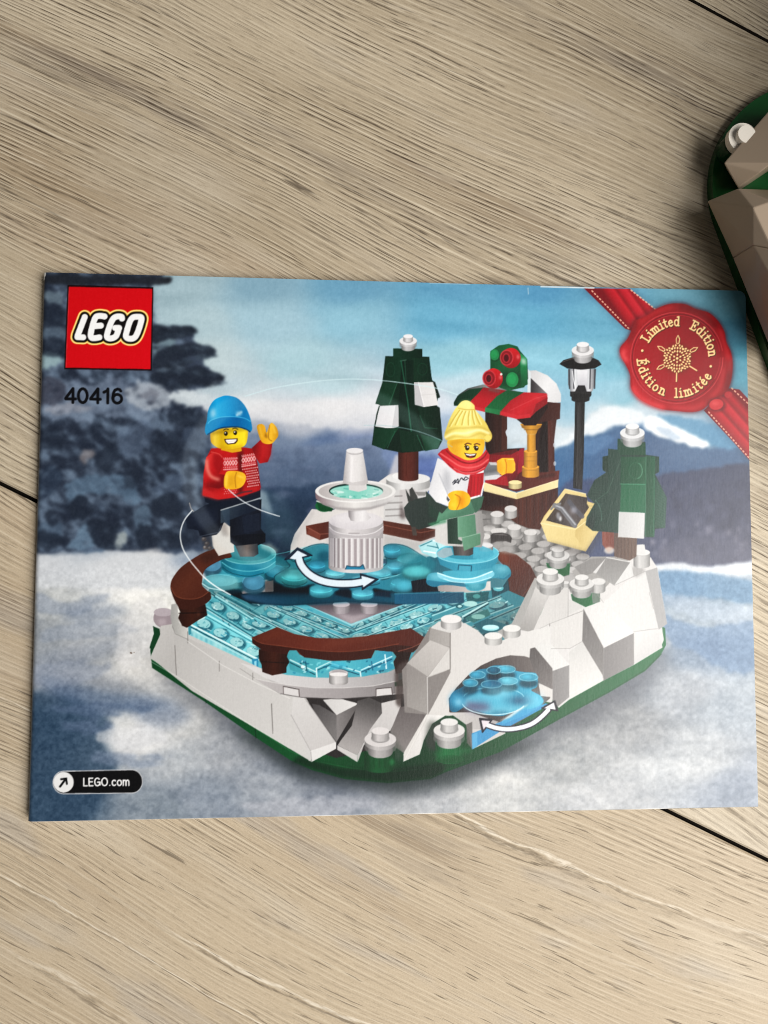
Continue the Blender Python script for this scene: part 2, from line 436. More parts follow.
def shadow_and_base():
    view(0, 0, 1)
    part(0)
    p([(150, 655), (170, 690), (240, 742), (300, 782), (400, 800), (470, 780), (560, 738), (640, 700), (675, 655), (640, 640), (300, 700)], (52, 56, 66), a=.55, blur=8, mark=False)
    p([(230, 730), (300, 778), (400, 794), (450, 786), (540, 742), (400, 740)], (20, 30, 30), a=.6, blur=5, mark=False)
    part(17)
    base = [(150, 650), (152, 668), (205, 702), (255, 737), (290, 760), (312, 770), (345, 779), (388, 783), (430, 779), (446, 772), (500, 752), (560, 719), (610, 692), (645, 671), (660, 656), (666, 645), (665, 628), (600, 600), (300, 640), (160, 640)]
    p(base, [(0, (8, 62, 30)), (.3, (10, 74, 36)), (.5, (8, 50, 26)), (.75, (18, 84, 46)), (1, (32, 104, 62))], g=[(150, 0), (668, 0)])
    l([(152, 660), (205, 693), (255, 728), (292, 752), (315, 761), (350, 768), (388, 772), (432, 768), (446, 763)], 1, (30, 104, 56), a=.6)
    l([(205, 692), (206, 703)], .7, (4, 34, 18))
    l([(255, 727), (256, 738)], .7, (4, 34, 18))
    p([(290, 762), (340, 777), (388, 782), (432, 778), (444, 771), (444, 762), (388, 770), (340, 768), (300, 756)], (4, 30, 16), a=.75, blur=1.5)
    l([(444, 771), (500, 750.5), (560, 718), (610, 691), (645, 670), (661, 654)], 1.2, (12, 70, 36), a=.6)


def left_walls():
    part(17)
    view(0, 0, 1)
    p([(172, 622), (187, 634), (256, 666), (300, 690), (330, 694), (300, 702), (258, 676), (188, 642), (168, 634)], (190, 188, 186))
    p([(255, 672), (300, 690), (320, 700), (320, 758), (300, 748), (262, 720)], (196, 194, 192))
    p([(284, 700), (302, 690), (316, 757), (309, 761)], (196, 194, 193))
    p([(250, 672), (300, 690), (404, 686), (404, 694), (340, 702), (282, 696)], (176, 173, 173))
    p([(308, 698), (404, 694), (412, 740), (336, 758), (318, 752)], (40, 36, 36))
    p([(173, 612), (188, 638), (257, 671), (282, 690), (300, 698), (291, 716), (312, 762), (255, 728), (192, 691), (151, 658), (160, 628)], [(172, 170, 168), (190, 188, 186), (196, 194, 192)], g=[(150, 640), (300, 720)])
    view(140, 540, 5.12)
    # trans cap and dark slot at the far left end
    e(120, 400, 52, 50, (146, 134, 140))
    e(118, 370, 48, 22, (170, 160, 166))
    e(112, 420, 22, 18, (176, 164, 170), a=.7, blur=1)
    p([(65, 440), (100, 455), (105, 500), (60, 575), (48, 550), (70, 480)], (12, 58, 32))
    p([(50, 605), (105, 480), (105, 440), (165, 430), (180, 540), (190, 695)], [(186, 184, 182), (174, 172, 170)], g=[(50, 500), (190, 600)])
    p([(160, 330), (190, 325), (200, 430), (246, 462), (246, 505), (195, 490), (165, 450), (155, 390)], [(150, 150, 148), (196, 194, 190)], g=[(155, 0), (246, 0)])
    l([(165, 440), (180, 480), (246, 510)], .6, (120, 118, 116), a=.7)
    for a, b in [((178, 540), (186, 692)), ((406, 620), (406, 672)), ((577, 680), (577, 716)), ((672, 840), (680, 992)), ((244, 470), (245, 528))]:
        l([a, b], .7, (110, 106, 104), a=.85)
    l([(245, 520), (420, 640), (600, 735), (768, 812)], .8, (224, 222, 220), a=.6)
    l([(55, 622), (190, 700), (590, 962), (768, 1068)], .9, (232, 232, 228), a=.35)
    # front: dark cavity under the rounded plate, then the tilted slopes
    view(240, 580, 4.042)
    p([(262, 470), (400, 470), (560, 465), (660, 470), (680, 560), (640, 640), (400, 700), (380, 660)], [(44, 40, 40), (30, 27, 28)], g=[(0, 470), (0, 680)])
    p([(320, 505), (390, 545), (390, 655), (300, 530), (290, 500)], [(70, 67, 68), (112, 109, 109)], g=[(300, 500), (390, 600)])
    p([(390, 545), (478, 500), (470, 520), (390, 655)], [(126, 122, 122), (92, 88, 88)], g=[(390, 550), (470, 540)])
    p([(335, 484), (400, 478), (480, 500), (390, 546)], [(196, 194, 193), (212, 210, 209)], g=[(340, 0), (470, 0)])
    view(330, 660, 5.486)
    p([(150, 225), (215, 205), (282, 236), (285, 290), (185, 450), (150, 522), (42, 468), (60, 440), (120, 360)], [(72, 69, 69), (128, 124, 124), (160, 156, 155)], g=[(180, 220), (90, 480)])
    p([(282, 236), (385, 212), (388, 270), (330, 390), (250, 380), (185, 470), (152, 560), (150, 522), (220, 380), (285, 292)], [(196, 193, 192), (178, 175, 175)], g=[(285, 240), (170, 520)])
    p([(40, 468), (150, 522), (150, 560), (40, 492)], (194, 191, 190))
    p([(385, 258), (430, 250), (528, 300), (405, 510), (360, 480), (330, 395)], [(96, 90, 90), (128, 123, 122)], g=[(400, 260), (390, 500)])
    p([(405, 508), (330, 395), (300, 440), (330, 540), (400, 556)], (66, 74, 66), a=.6, blur=2)
    p([(528, 298), (545, 280), (640, 280), (640, 300), (560, 350), (515, 440), (492, 518), (402, 558), (405, 508)], [(222, 220, 218), (206, 203, 201)], g=[(540, 300), (420, 540)])
    p([(520, 450), (560, 350), (640, 320), (640, 480), (560, 500)], (50, 54, 50), a=.85, blur=1.5)
    view(240, 580, 4.042)
    p([(208, 540), (215, 465), (262, 476), (388, 656), (286, 692)], [(202, 200, 199), (190, 187, 186)], g=[(220, 480), (340, 680)])
    p([(286, 692), (388, 656), (388, 682), (290, 735)], (214, 212, 211))
    l([(206, 545), (286, 692), (290, 735)], .7, (150, 147, 146), a=.7)
    l([(286, 692), (388, 656)], .7, (226, 224, 223), a=.7)
    l([(262, 478), (388, 656)], .9, (120, 116, 116), a=.5)
    l([(128, 500), (133, 610)], .7, (120, 117, 115))
    l([(0, 358), (80, 410), (165, 462)], .6, (130, 127, 125), a=.7)
    # rounded plate
    p([(0, 335), (60, 372), (100, 396), (190, 428), (300, 440), (420, 440), (560, 428), (640, 410), (640, 352), (600, 372), (500, 390), (400, 396), (300, 394), (190, 384), (60, 350)], [(206, 204, 204), (190, 187, 188), (150, 147, 148)], g=[(60, 0), (640, 0)])
    p([(60, 398), (100, 408), (190, 424), (300, 436), (420, 436), (540, 428), (625, 410), (628, 455), (545, 470), (400, 480), (250, 474), (165, 460), (90, 420)], [(180, 176, 176), (164, 159, 160), (150, 145, 146), (120, 116, 117)], g=[(60, 0), (640, 0)])
    l([(60, 398), (100, 408), (190, 424), (300, 436), (420, 436), (540, 428), (625, 410)], .7, (216, 213, 212), a=.7)
    l([(165, 460), (250, 475), (400, 481), (545, 471), (625, 456)], .8, (70, 66, 67), a=.7)
    for pts in ([(175, 430), (238, 442), (240, 470), (176, 460)], [(550, 440), (612, 434), (616, 462), (550, 470)]):
        p(pts, (206, 203, 203))
        l(pts[:2], .9, (70, 62, 62))
        l([pts[1], pts[2]], .9, (90, 80, 80))
        l([pts[0], pts[3]], .7, (90, 80, 80))
    stud(398, 375, 38, 38, (200, 196, 196), ry=13)
    p([(362, 375), (376, 362), (420, 362), (436, 378), (400, 384)], (120, 112, 116), a=.6, blur=.8)
    stud(398, 382, 36, 28, (214, 211, 211), ry=9)


def back_snow():
    part(17)
    view(250, 460, 4.042)
    # far snow walls behind the rink
    p([(165, 345), (180, 300), (250, 198), (330, 205), (420, 160), (560, 60), (590, 50), (640, 50), (700, 120), (768, 200), (768, 400), (160, 400)], [(200, 196, 194), (218, 214, 212), (196, 193, 193)], g=[(170, 0), (760, 0)])
    p([(175, 318), (250, 205), (262, 210), (190, 330)], (176, 172, 172), a=.5, blur=1)
    p([(300, 300), (540, 320), (768, 330), (768, 400), (200, 400)], (206, 200, 196), a=.5, blur=2)
    e(300, 186, 36, 24, (16, 92, 50))
    p([(268, 168), (340, 190), (330, 208), (280, 205)], (8, 66, 34))
    l([(270, 166), (300, 176), (340, 195)], 1.2, (210, 216, 210))
    # brown rails behind the fountain
    p([(226, 266), (320, 248), (330, 310), (282, 324), (228, 300)], [(96, 46, 34), (74, 34, 26)], g=[(226, 0), (330, 0)])
    p([(240, 272), (286, 300), (282, 322), (230, 298)], (112, 58, 46))
    l([(228, 270), (282, 300), (330, 296)], .8, (140, 84, 70), a=.8)
    p([(535, 244), (640, 262), (748, 280), (748, 310), (690, 330), (535, 298)], [(86, 44, 34), (66, 32, 24)], g=[(535, 0), (748, 0)])
    l([(535, 262), (690, 294), (748, 282)], .8, (128, 76, 62), a=.8)
    p([(540, 300), (690, 332), (748, 312), (768, 340), (768, 380), (540, 350)], (160, 160, 160), a=.6, blur=1)
    # base of the fir and white stacks behind the fountain
    view(290, 320, 5.12)
    p([(540, 690), (510, 780), (496, 830), (560, 850), (560, 690)], (196, 194, 198), blur=1, a=.8)
    p([(490, 830), (720, 830), (712, 870), (690, 900), (768, 1000), (560, 1040), (480, 1024), (480, 880)], (198, 197, 197))
    cyl(605, 815, 850, 112, 26, (206, 206, 206))
    e(605, 812, 112, 28, (216, 216, 216))
    e(560, 800, 36, 18, (226, 226, 226))
    p([(560, 870), (640, 862), (680, 1000), (560, 1010)], (190, 186, 186))
    for y in (905, 938, 972, 1004):
        l([(490, y), (572, y - 4)], 1.6, (120, 116, 116), a=.6)
    p([(565, 940), (600, 1000), (580, 1024), (560, 1010)], (80, 70, 70), a=.7, blur=1)
    p([(610, 870), (625, 855), (650, 900), (660, 930), (620, 935)], (60, 62, 60))
    p([(640, 880), (700, 880), (690, 900), (655, 900)], (110, 108, 106), a=.7)


def stall_floor():
    part(17)
    view(400, 500, 5.486)
    p([(380, 60), (620, 30), (768, 120), (830, 130), (1000, 300), (1100, 420), (900, 520), (768, 560), (740, 420), (520, 290), (430, 250)], [(100, 98, 97), (132, 130, 129)], g=[(400, 100), (1000, 450)])
    rnd = random.Random(3)
    pts = []
    for r in range(7):
        for c in range(9):
            x = 440 + c * 74 + r * 46 + rnd.uniform(-6, 6)
            y = 92 + r * 62 + c * 22 + rnd.uniform(-5, 5)
            if 395 < x < 1010 and y > 60 + max(0, x - 640) * .25 and not (x < 760 and y > 250 + max(0, x - 520) * .8):
                pts.append((y, x))
    for y, x in sorted(pts):
        e(x - 4, y + 34, 48, 17, (66, 64, 64), a=.8, blur=1)
        stud(x, y, 37, 34, mix((146, 144, 143), (178, 176, 175), rnd.random()), ry=18)
    # brown half round rail on the right
    p([(530, 288), (575, 280), (640, 300), (715, 360), (750, 430), (740, 460), (640, 605), (620, 616), (500, 580), (494, 540), (560, 480), (600, 420), (590, 380), (540, 330)], [(96, 44, 28), (74, 36, 28), (70, 38, 32)], g=[(550, 290), (640, 600)], sm=False)
    p([(520, 545), (625, 575), (740, 450), (748, 432), (742, 462), (640, 606), (620, 616), (500, 580), (496, 548)], (58, 30, 26))
    l([(500, 545), (620, 574), (660, 540), (742, 440)], .7, (120, 72, 58), a=.7)
    for k in range(9):
        x = 600 + k * 14
        l([(x, 320 + k * 12), (x + 6, 420), (x - 8, 520 - k * 8)], .6, (108, 58, 40), a=.35)
    p([(538, 300), (575, 286), (600, 320), (590, 360), (556, 332)], (112, 54, 34), a=.7, blur=1)
    p([(494, 590), (620, 624), (615, 660), (494, 640)], (196, 193, 190))
    p([(620, 622), (640, 606), (750, 462), (768, 470), (768, 560), (615, 660)], (186, 184, 181))


def rink():
    part(17)
    view(0, 0, 1)
    ice = [(188, 628), (203, 606), (206, 592), (240, 572), (330, 560), (420, 566), (480, 575), (496, 585), (530, 600), (536, 618), (506, 645), (480, 640), (450, 660), (400, 680), (345, 678), (300, 678), (256, 668)]
    p(ice, [(92, 176, 190), (84, 168, 184), (70, 146, 160), (48, 116, 128)], g=[(190, 0), (520, 0)])
    rnd = random.Random(11)
    A = (195, 625)

    def tile_row(x0, y0, x1, y1, wx, wy, n, dim=1.0):
        """one row of clear bricks from (x0,y0) to (x1,y1); (wx,wy) is the row's width"""
        dx, dy = x1 - x0, y1 - y0
        L = math.hypot(dx, dy)
        p([(x0, y0), (x1, y1), (x1 + wx, y1 + wy), (x0 + wx, y0 + wy)], [mul((112, 196, 206), dim), mul((60, 148, 164), dim), mul((116, 200, 210), dim)], g=[(x0, y0), (x0 + wx, y0 + wy)])
        for k in range(n):
            t = (k + .5) / n
            cx, cy = x0 + dx * t + wx * .5, y0 + dy * t + wy * .5
            rot = math.degrees(math.atan2(dy, dx)) * .45
            lx, ly = dx / L, dy / L
            e(cx + 1.6, cy + 1.2, L / n * .44, abs(wy) * .30 + .9, mul((10, 62, 80), dim), rot=rot, a=.7, blur=.5)
            e(cx, cy, L / n * .36, abs(wy) * .22 + .9, mul((146, 200, 204), dim), rot=rot, a=.95)
            for j in range(7):
                qx, qy = cx + lx * rnd.uniform(-6, 6), cy + ly * rnd.uniform(-6, 6) + rnd.uniform(-1.6, 1.6)
                l([(qx, qy), (qx + rnd.uniform(-2.5, 2.5), qy + rnd.uniform(-1.2, 1.2))], rnd.uniform(.5, .9), rnd.choice([(40, 120, 134), (222, 244, 244), (60, 140, 154), (200, 232, 234)]), a=.7)
            for j in range(6):
                qx, qy = cx + lx * rnd.uniform(-9, 9) + wx * rnd.choice((-.36, .34)), cy + ly * rnd.uniform(-9, 9) + wy * rnd.choice((-.36, .34))
                l([(qx, qy), (qx + lx * rnd.uniform(1, 5), qy + ly * rnd.uniform(1, 5) + rnd.uniform(-.6, .6))], rnd.uniform(.6, 1.3), rnd.choice([(8, 58, 76), (14, 84, 104), (206, 240, 242), (30, 130, 160)]), a=.75)
            ex, ey = x0 + dx * (k + 1) / n, y0 + dy * (k + 1) / n
            l([(ex + wx * .1, ey + wy * .1), (ex + wx * .45, ey + wy * .45)], .8, (20, 92, 108), a=.7)
            l([(cx - 6, cy + 3), (cx - 1, cy + 5)], .8, (10, 60, 80), a=.6)
        for f, c_, w_ in [(0, (196, 236, 238), .9), (.07, (16, 82, 98), .9), (.16, (140, 214, 222), .8), (.86, (18, 88, 104), .8), (.95, (186, 232, 236), .9)]:
            l([(x0 + wx * f, y0 + wy * f), (x1 + wx * f, y1 + wy * f)], w_, mul(c_, dim), a=.85)

    # rows running down to the right on the left side
    tile_row(206, 592, 290, 640, 12, -8, 5, .72)
    tile_row(216, 594, 300, 640, 26, -16, 5, .8)
    tile_row(204, 608, 280, 655, 12, -13, 5, .95)
    tile_row(188, 627, 254, 664, 15, -16, 4, 1.05)
    # right hand rows run up to the right
    tile_row(352, 622, 470, 572, -6, 12, 7, .9)
    tile_row(346, 634, 478, 584, 8, 12, 7, .95)
    tile_row(398, 634, 500, 596, 14, 10, 5, .75)
    tile_row(440, 640, 520, 606, 16, 10, 4, .6)
    # rows in the middle front
    tile_row(270, 606, 352, 642, -10, 10, 5, .9)
    tile_row(284, 602, 356, 630, -8, 6, 5, .85)
    tile_row(256, 616, 330, 652, -12, 8, 4, .95)
    tile_row(345, 644, 430, 612, 4, 10, 5, 1)
    view(280, 560, 5.908)
    l([(180, 272), (420, 384), (730, 262)], 1.6, (150, 208, 218), a=.9)
    p([(150, 262), (420, 376), (740, 258), (600, 240), (200, 240)], [(70, 62, 70), (146, 136, 142)], g=[(0, 250), (0, 360)])
    p([(300, 300), (420, 372), (560, 310), (430, 330)], (170, 160, 166), a=.7, blur=1)
    for x in (362, 526):
        stud(x, 262, 50, 40, (176, 168, 174), ry=18)
    # front side of the clear bricks at the left
    view(140, 540, 5.12)
    p([(245, 455), (600, 600), (606, 640), (590, 660), (250, 495)], [(150, 208, 212), (120, 196, 206)], g=[(250, 0), (600, 0)])
    for k in range(14):
        x = 258 + k * 25
        y = 470 + k * 10.6
        p([(x, y), (x + 12, y + 5), (x + 12, y + 26), (x, y + 22)], rnd.choice([(96, 176, 190), (176, 222, 224), (70, 150, 172)]), a=.7, blur=.5)
    l([(248, 428), (606, 612)], 1.5, (222, 244, 244))
    l([(250, 440), (600, 622)], 1., (10, 64, 80))
    l([(250, 452), (596, 632)], .9, (190, 230, 232), a=.8)
    p([(572, 610), (606, 606), (606, 650), (578, 658)], (40, 132, 170))
    p([(584, 622), (596, 618), (596, 648), (586, 652)], (150, 216, 232), a=.9)
    l([(246, 430), (330, 398)], 1.2, (206, 238, 238))
    p([(246, 432), (262, 440), (262, 480), (248, 490)], (34, 118, 136), a=.8)
    view(280, 560, 5.908)
    # clear bricks seen under the front rail
    p([(40, 560), (60, 530), (110, 540), (120, 570), (340, 600), (560, 570), (570, 540), (660, 530), (670, 640), (560, 670), (480, 690), (410, 660), (300, 640), (220, 700), (60, 650)], [(60, 146, 158), (84, 178, 192), (50, 140, 168)], g=[(40, 0), (670, 0)])
    for a, b, c_, w_ in [((60, 590), (210, 660), (196, 236, 238), 1.3), ((60, 606), (205, 676), (12, 66, 82), 1.2), ((215, 640), (300, 600), (186, 230, 234), 1.2), ((222, 650), (310, 612), (14, 72, 90), 1.1), ((300, 610), (470, 660), (200, 238, 240), 1.2), ((300, 626), (465, 676), (12, 60, 84), 1.1), ((480, 650), (660, 570), (206, 240, 244), 1.2), ((480, 662), (660, 586), (16, 70, 100), 1.1), ((215, 640), (218, 690), (230, 246, 246), 1.2), ((474, 660), (478, 690), (230, 246, 246), 1.2), ((620, 560), (628, 640), (226, 244, 248), 1.4), ((150, 600), (160, 660), (20, 84, 100), 1.2), ((540, 600), (548, 650), (24, 92, 124), 1.2)]:
        l([a, b], w_, c_, a=.9)
    for k in range(46):
        x = rnd.uniform(60, 660)
        y = rnd.uniform(590, 660)
        if abs(x - 345) < 60 and y > 640:
            continue
        s_ = rnd.uniform(8, 26)
        p([(x, y), (x + s_, y + rnd.uniform(-8, 8)), (x + s_ * .7, y + rnd.uniform(6, 16)), (x - 4, y + 9)], rnd.choice([(10, 66, 84), (190, 232, 236), (40, 130, 160), (120, 204, 214), (14, 88, 120)]), a=.7)
    p([(300, 600), (380, 600), (400, 640), (345, 648), (290, 640)], (60, 170, 200), a=.7, blur=1)
    e(135, 632, 12, 9, (226, 244, 244), a=.9)
    # right hand, darker ice behind the white wall
    view(400, 540, 6.4)
    p([(470, 540), (560, 500), (690, 545), (640, 580), (520, 600)], (26, 88, 100))
    e(580, 562, 54, 18, (150, 214, 222))
    e(580, 556, 50, 14, (196, 236, 240), a=.8)
    p([(410, 500), (560, 440), (580, 480), (470, 530)], (48, 104, 104))
    e(500, 490, 44, 16, (120, 170, 164))
    l([(400, 490), (560, 400)], 1.6, (190, 226, 226), a=.9)
    l([(410, 498), (566, 408)], 1.2, (8, 56, 66))
    p([(580, 270), (690, 250), (700, 320), (590, 370)], (16, 66, 78))
    e(628, 308, 34, 20, (90, 170, 180))
    e(630, 302, 24, 12, (170, 222, 224), a=.8)
    p([(420, 340), (570, 330), (560, 390), (430, 400)], (24, 78, 84), a=.9)
    e(450, 408, 44, 18, (160, 208, 206))
    e(380, 424, 24, 14, (20, 84, 96))
    e(382, 424, 14, 8, (170, 214, 214))
    e(490, 360, 24, 14, (70, 140, 140))


def rails():
    part(17)
    # left curved rail and its post
    view(140, 540, 5.12)
    p([(190, 330), (335, 330), (345, 385), (300, 410), (240, 450), (215, 440), (195, 400), (205, 370)], [(36, 15, 10), (58, 26, 16), (28, 12, 10)], g=[(190, 0), (345, 0)])
    l([(200, 375), (330, 372)], 1.2, (20, 8, 6), a=.8)
    rail = [(430, 38), (350, 55), (280, 90), (210, 140), (170, 190), (156, 225), (158, 260), (178, 310), (210, 352), (270, 352), (330, 330), (362, 302), (362, 280), (345, 260), (320, 235), (318, 210), (335, 150), (420, 100), (470, 85)]
    p(rail, [(64, 30, 22), (84, 40, 26), (70, 30, 20)], g=[(160, 100), (360, 300)], sm=True)
    p([(158, 250), (185, 290), (250, 305), (310, 295), (355, 265), (362, 285), (358, 306), (325, 332), (265, 354), (208, 350), (178, 312)], (56, 24, 16), sm=True)
    l([(160, 245), (186, 288), (250, 303), (310, 293), (352, 264)], .8, (116, 62, 42), a=.8, sm=True)
    p([(300, 80), (430, 45), (440, 80), (330, 130)], (46, 24, 20), a=.6, blur=2)
    e(300, 380, 6, 10, (150, 90, 66), a=.5, blur=.8)
    # front rail
    view(240, 580, 4.042)
    p([(75, 280), (195, 290), (190, 310), (200, 330), (188, 352), (188, 375), (130, 386), (90, 372), (86, 340), (76, 320)], [(34, 13, 9), (60, 25, 15), (30, 12, 9)], g=[(75, 0), (200, 0)])
    l([(82, 330), (196, 336)], 1, (18, 6, 5), a=.7)
    p([(610, 280), (700, 270), (680, 330), (660, 372), (630, 380), (620, 330), (632, 310)], (34, 16, 12))
    p([(640, 340), (690, 320), (660, 470), (650, 520), (630, 500), (625, 380)], (70, 60, 58), a=.9, blur=1)
    p([(48, 232), (150, 190), (220, 218), (310, 234), (410, 236), (500, 228), (580, 214), (690, 194), (758, 240), (700, 290), (620, 290), (545, 284), (530, 316), (460, 324), (370, 326), (260, 312), (240, 300), (228, 284), (200, 284), (190, 300), (90, 284), (50, 256)], [(80, 33, 22), (96, 40, 27), (88, 36, 24), (74, 30, 22)], g=[(50, 0), (755, 0)])
    p([(48, 232), (90, 256), (180, 268), (300, 284), (410, 290), (520, 280), (620, 262), (700, 268), (758, 240), (700, 292), (620, 290), (545, 284), (530, 316), (460, 325), (370, 327), (260, 313), (228, 284), (200, 284), (190, 300), (90, 284), (50, 256)], [(50, 18, 12), (60, 24, 16), (48, 20, 14)], g=[(50, 0), (755, 0)])
    l([(48, 233), (90, 256), (180, 268), (300, 284), (410, 290), (520, 280), (640, 258)], .8, (128, 66, 46), a=.75, sm=True)
    l([(640, 288), (700, 270), (756, 240)], .8, (150, 92, 76), a=.7, sm=True)
    p([(330, 276), (360, 240), (590, 218), (610, 240), (480, 250)], (112, 56, 40), a=.4, blur=2)
    p([(60, 236), (145, 200), (180, 220), (100, 250)], (104, 48, 30), a=.4, blur=2)


def right_walls():
    part(17)
    view(520, 540, 4.8)
    W = (206, 204, 203)
    p([(250, 150), (340, 80), (540, 80), (610, 150), (500, 250), (380, 275), (300, 220)], (151, 149, 147))
    p([(70, 180), (110, 200), (20, 440), (-60, 490), (-110, 440), (-40, 400)], (159, 158, 156))
    p([(-60, 480), (0, 430), (140, 330), (230, 230), (305, 320), (380, 260), (500, 130), (545, 60), (560, 25), (590, 20), (600, 60), (628, 85), (660, 135), (705, 400), (682, 420), (690, 480), (680, 505), (684, 516), (546, 600), (396, 677), (236, 766), (186, 806), (150, 760), (60, 700), (0, 600)], W)
    p([(600, 150), (658, 132), (706, 402), (664, 432), (640, 330)], (162, 161, 161))
    l([(600, 150), (664, 432)], .8, (213, 212, 211), a=.8)
    p([(545, 440), (664, 430), (683, 512), (545, 598)], [(213, 212, 211), (196, 195, 195)], g=[(560, 440), (640, 540)])
    p([(400, 300), (520, 190), (600, 150), (660, 425), (545, 445)], [(213, 212, 211), (206, 205, 204)], g=[(400, 0), (660, 0)])
    p([(540, 130), (570, 110), (600, 150), (560, 180), (530, 165)], (151, 149, 148), a=.8, blur=1)
    stud(584, 60, 40, 60, (206, 205, 204), ry=16)
    p([(562, 22), (598, 22), (604, 70), (560, 70)], (207, 207, 206))
    # tilted grey slope at the back
    p([(340, 150), (415, 84), (366, 162)], (204, 203, 202))
    p([(260, 130), (340, 90), (415, 84), (345, 160), (300, 175)], (129, 127, 126))
    p([(415, 84), (530, 106), (452, 218), (364, 162)], [(129, 127, 126), (147, 146, 145)], g=[(440, 90), (440, 210)])
    p([(530, 106), (545, 170), (452, 218)], (207, 207, 206))
    l([(415, 84), (530, 106)], .8, (211, 210, 209))
    # green tile and snow caps
    p([(244, 260), (384, 252), (384, 300), (320, 325), (250, 290)], [(16, 82, 46), (22, 104, 56)], g=[(244, 0), (384, 0)])
    p([(344, 256), (384, 250), (384, 300), (348, 306)], (104, 118, 108))
    p([(125, 110), (240, 112), (236, 166), (200, 175), (130, 130)], (14, 84, 44))
    cap(182, 46, 54, (195, 194, 193))
    stud(376, 200, 34, 40, (198, 197, 196), ry=17)
    cap(296, 180, 58, (202, 201, 200))
    # peaked piece at the left
    p([(228, 280), (305, 322), (300, 480), (290, 500), (228, 520), (150, 520), (150, 400)], (204, 202, 200))
    l([(228, 368), (302, 340)], .7, (146, 144, 142), a=.8)
    p([(228, 280), (305, 322), (228, 360)], (196, 195, 193))
    p([(0, 416), (80, 210), (146, 250), (60, 442), (0, 432)], [(196, 194, 192), (151, 149, 147)], g=[(70, 220), (20, 430)])
    p([(80, 210), (160, 190), (232, 220), (146, 250)], (207, 207, 206))
    p([(146, 250), (232, 220), (230, 370), (142, 402), (60, 442)], [(202, 200, 198), (195, 193, 191)], g=[(100, 300), (230, 300)])
    l([(142, 402), (142, 470)], .8, (120, 116, 115), a=.9)
    l([(60, 442), (142, 402), (230, 368)], .6, (154, 153, 151), a=.7)
    stud(218, 205, 18, 16, (193, 192, 191), ry=8)
    cap(145, 152, 66, (206, 205, 204))
    # big slope with its dark flank
    p([(304, 326), (402, 516), (400, 664), (298, 486)], [(103, 100, 99), (129, 126, 125)], g=[(304, 340), (400, 640)])
    p([(304, 326), (400, 290), (546, 440), (402, 518)], [(209, 208, 207), (217, 216, 215)], g=[(310, 330), (540, 450)])
    p([(402, 516), (546, 446), (546, 599), (400, 676)], [(125, 122, 122), (141, 138, 138)], g=[(402, 0), (546, 0)])
    l([(402, 516), (546, 444)], .9, (220, 219, 218), a=.8)
    l([(304, 328), (402, 516)], .6, (211, 209, 208), a=.5)
    # low slope between
    p([(235, 540), (298, 486), (396, 648), (396, 676), (236, 766)], [(196, 195, 193), (213, 211, 209)], g=[(270, 510), (320, 680)])
    l([(240, 740), (396, 655)], .7, (222, 221, 220), a=.7)
    # small block beside the cave
    p([(45, 512), (158, 612), (156, 692), (60, 640)], [(84, 80, 79), (101, 98, 97)], g=[(50, 520), (150, 660)])
    p([(60, 508), (140, 488), (236, 596), (160, 628)], [(207, 207, 205), (215, 214, 213)], g=[(60, 500), (230, 600)])
    p([(158, 626), (236, 598), (236, 754), (180, 800), (156, 770)], [(129, 126, 126), (142, 140, 140)], g=[(156, 640), (236, 640)])
    l([(158, 626), (236, 598)], .8, (220, 219, 218), a=.8)
    # joints between the white bricks
    view(520, 540, 4.8)
    for q in [[(232, 222), (230, 368)], [(545, 440), (660, 425)], [(400, 300), (372, 262), (384, 252)], [(300, 486), (240, 520), (150, 520)], [(452, 218), (600, 150)], [(545, 446), (546, 590)], [(620, 250), (640, 330)], [(140, 470), (142, 488)]]:
        l(q, .6, (140, 137, 136), a=.6)


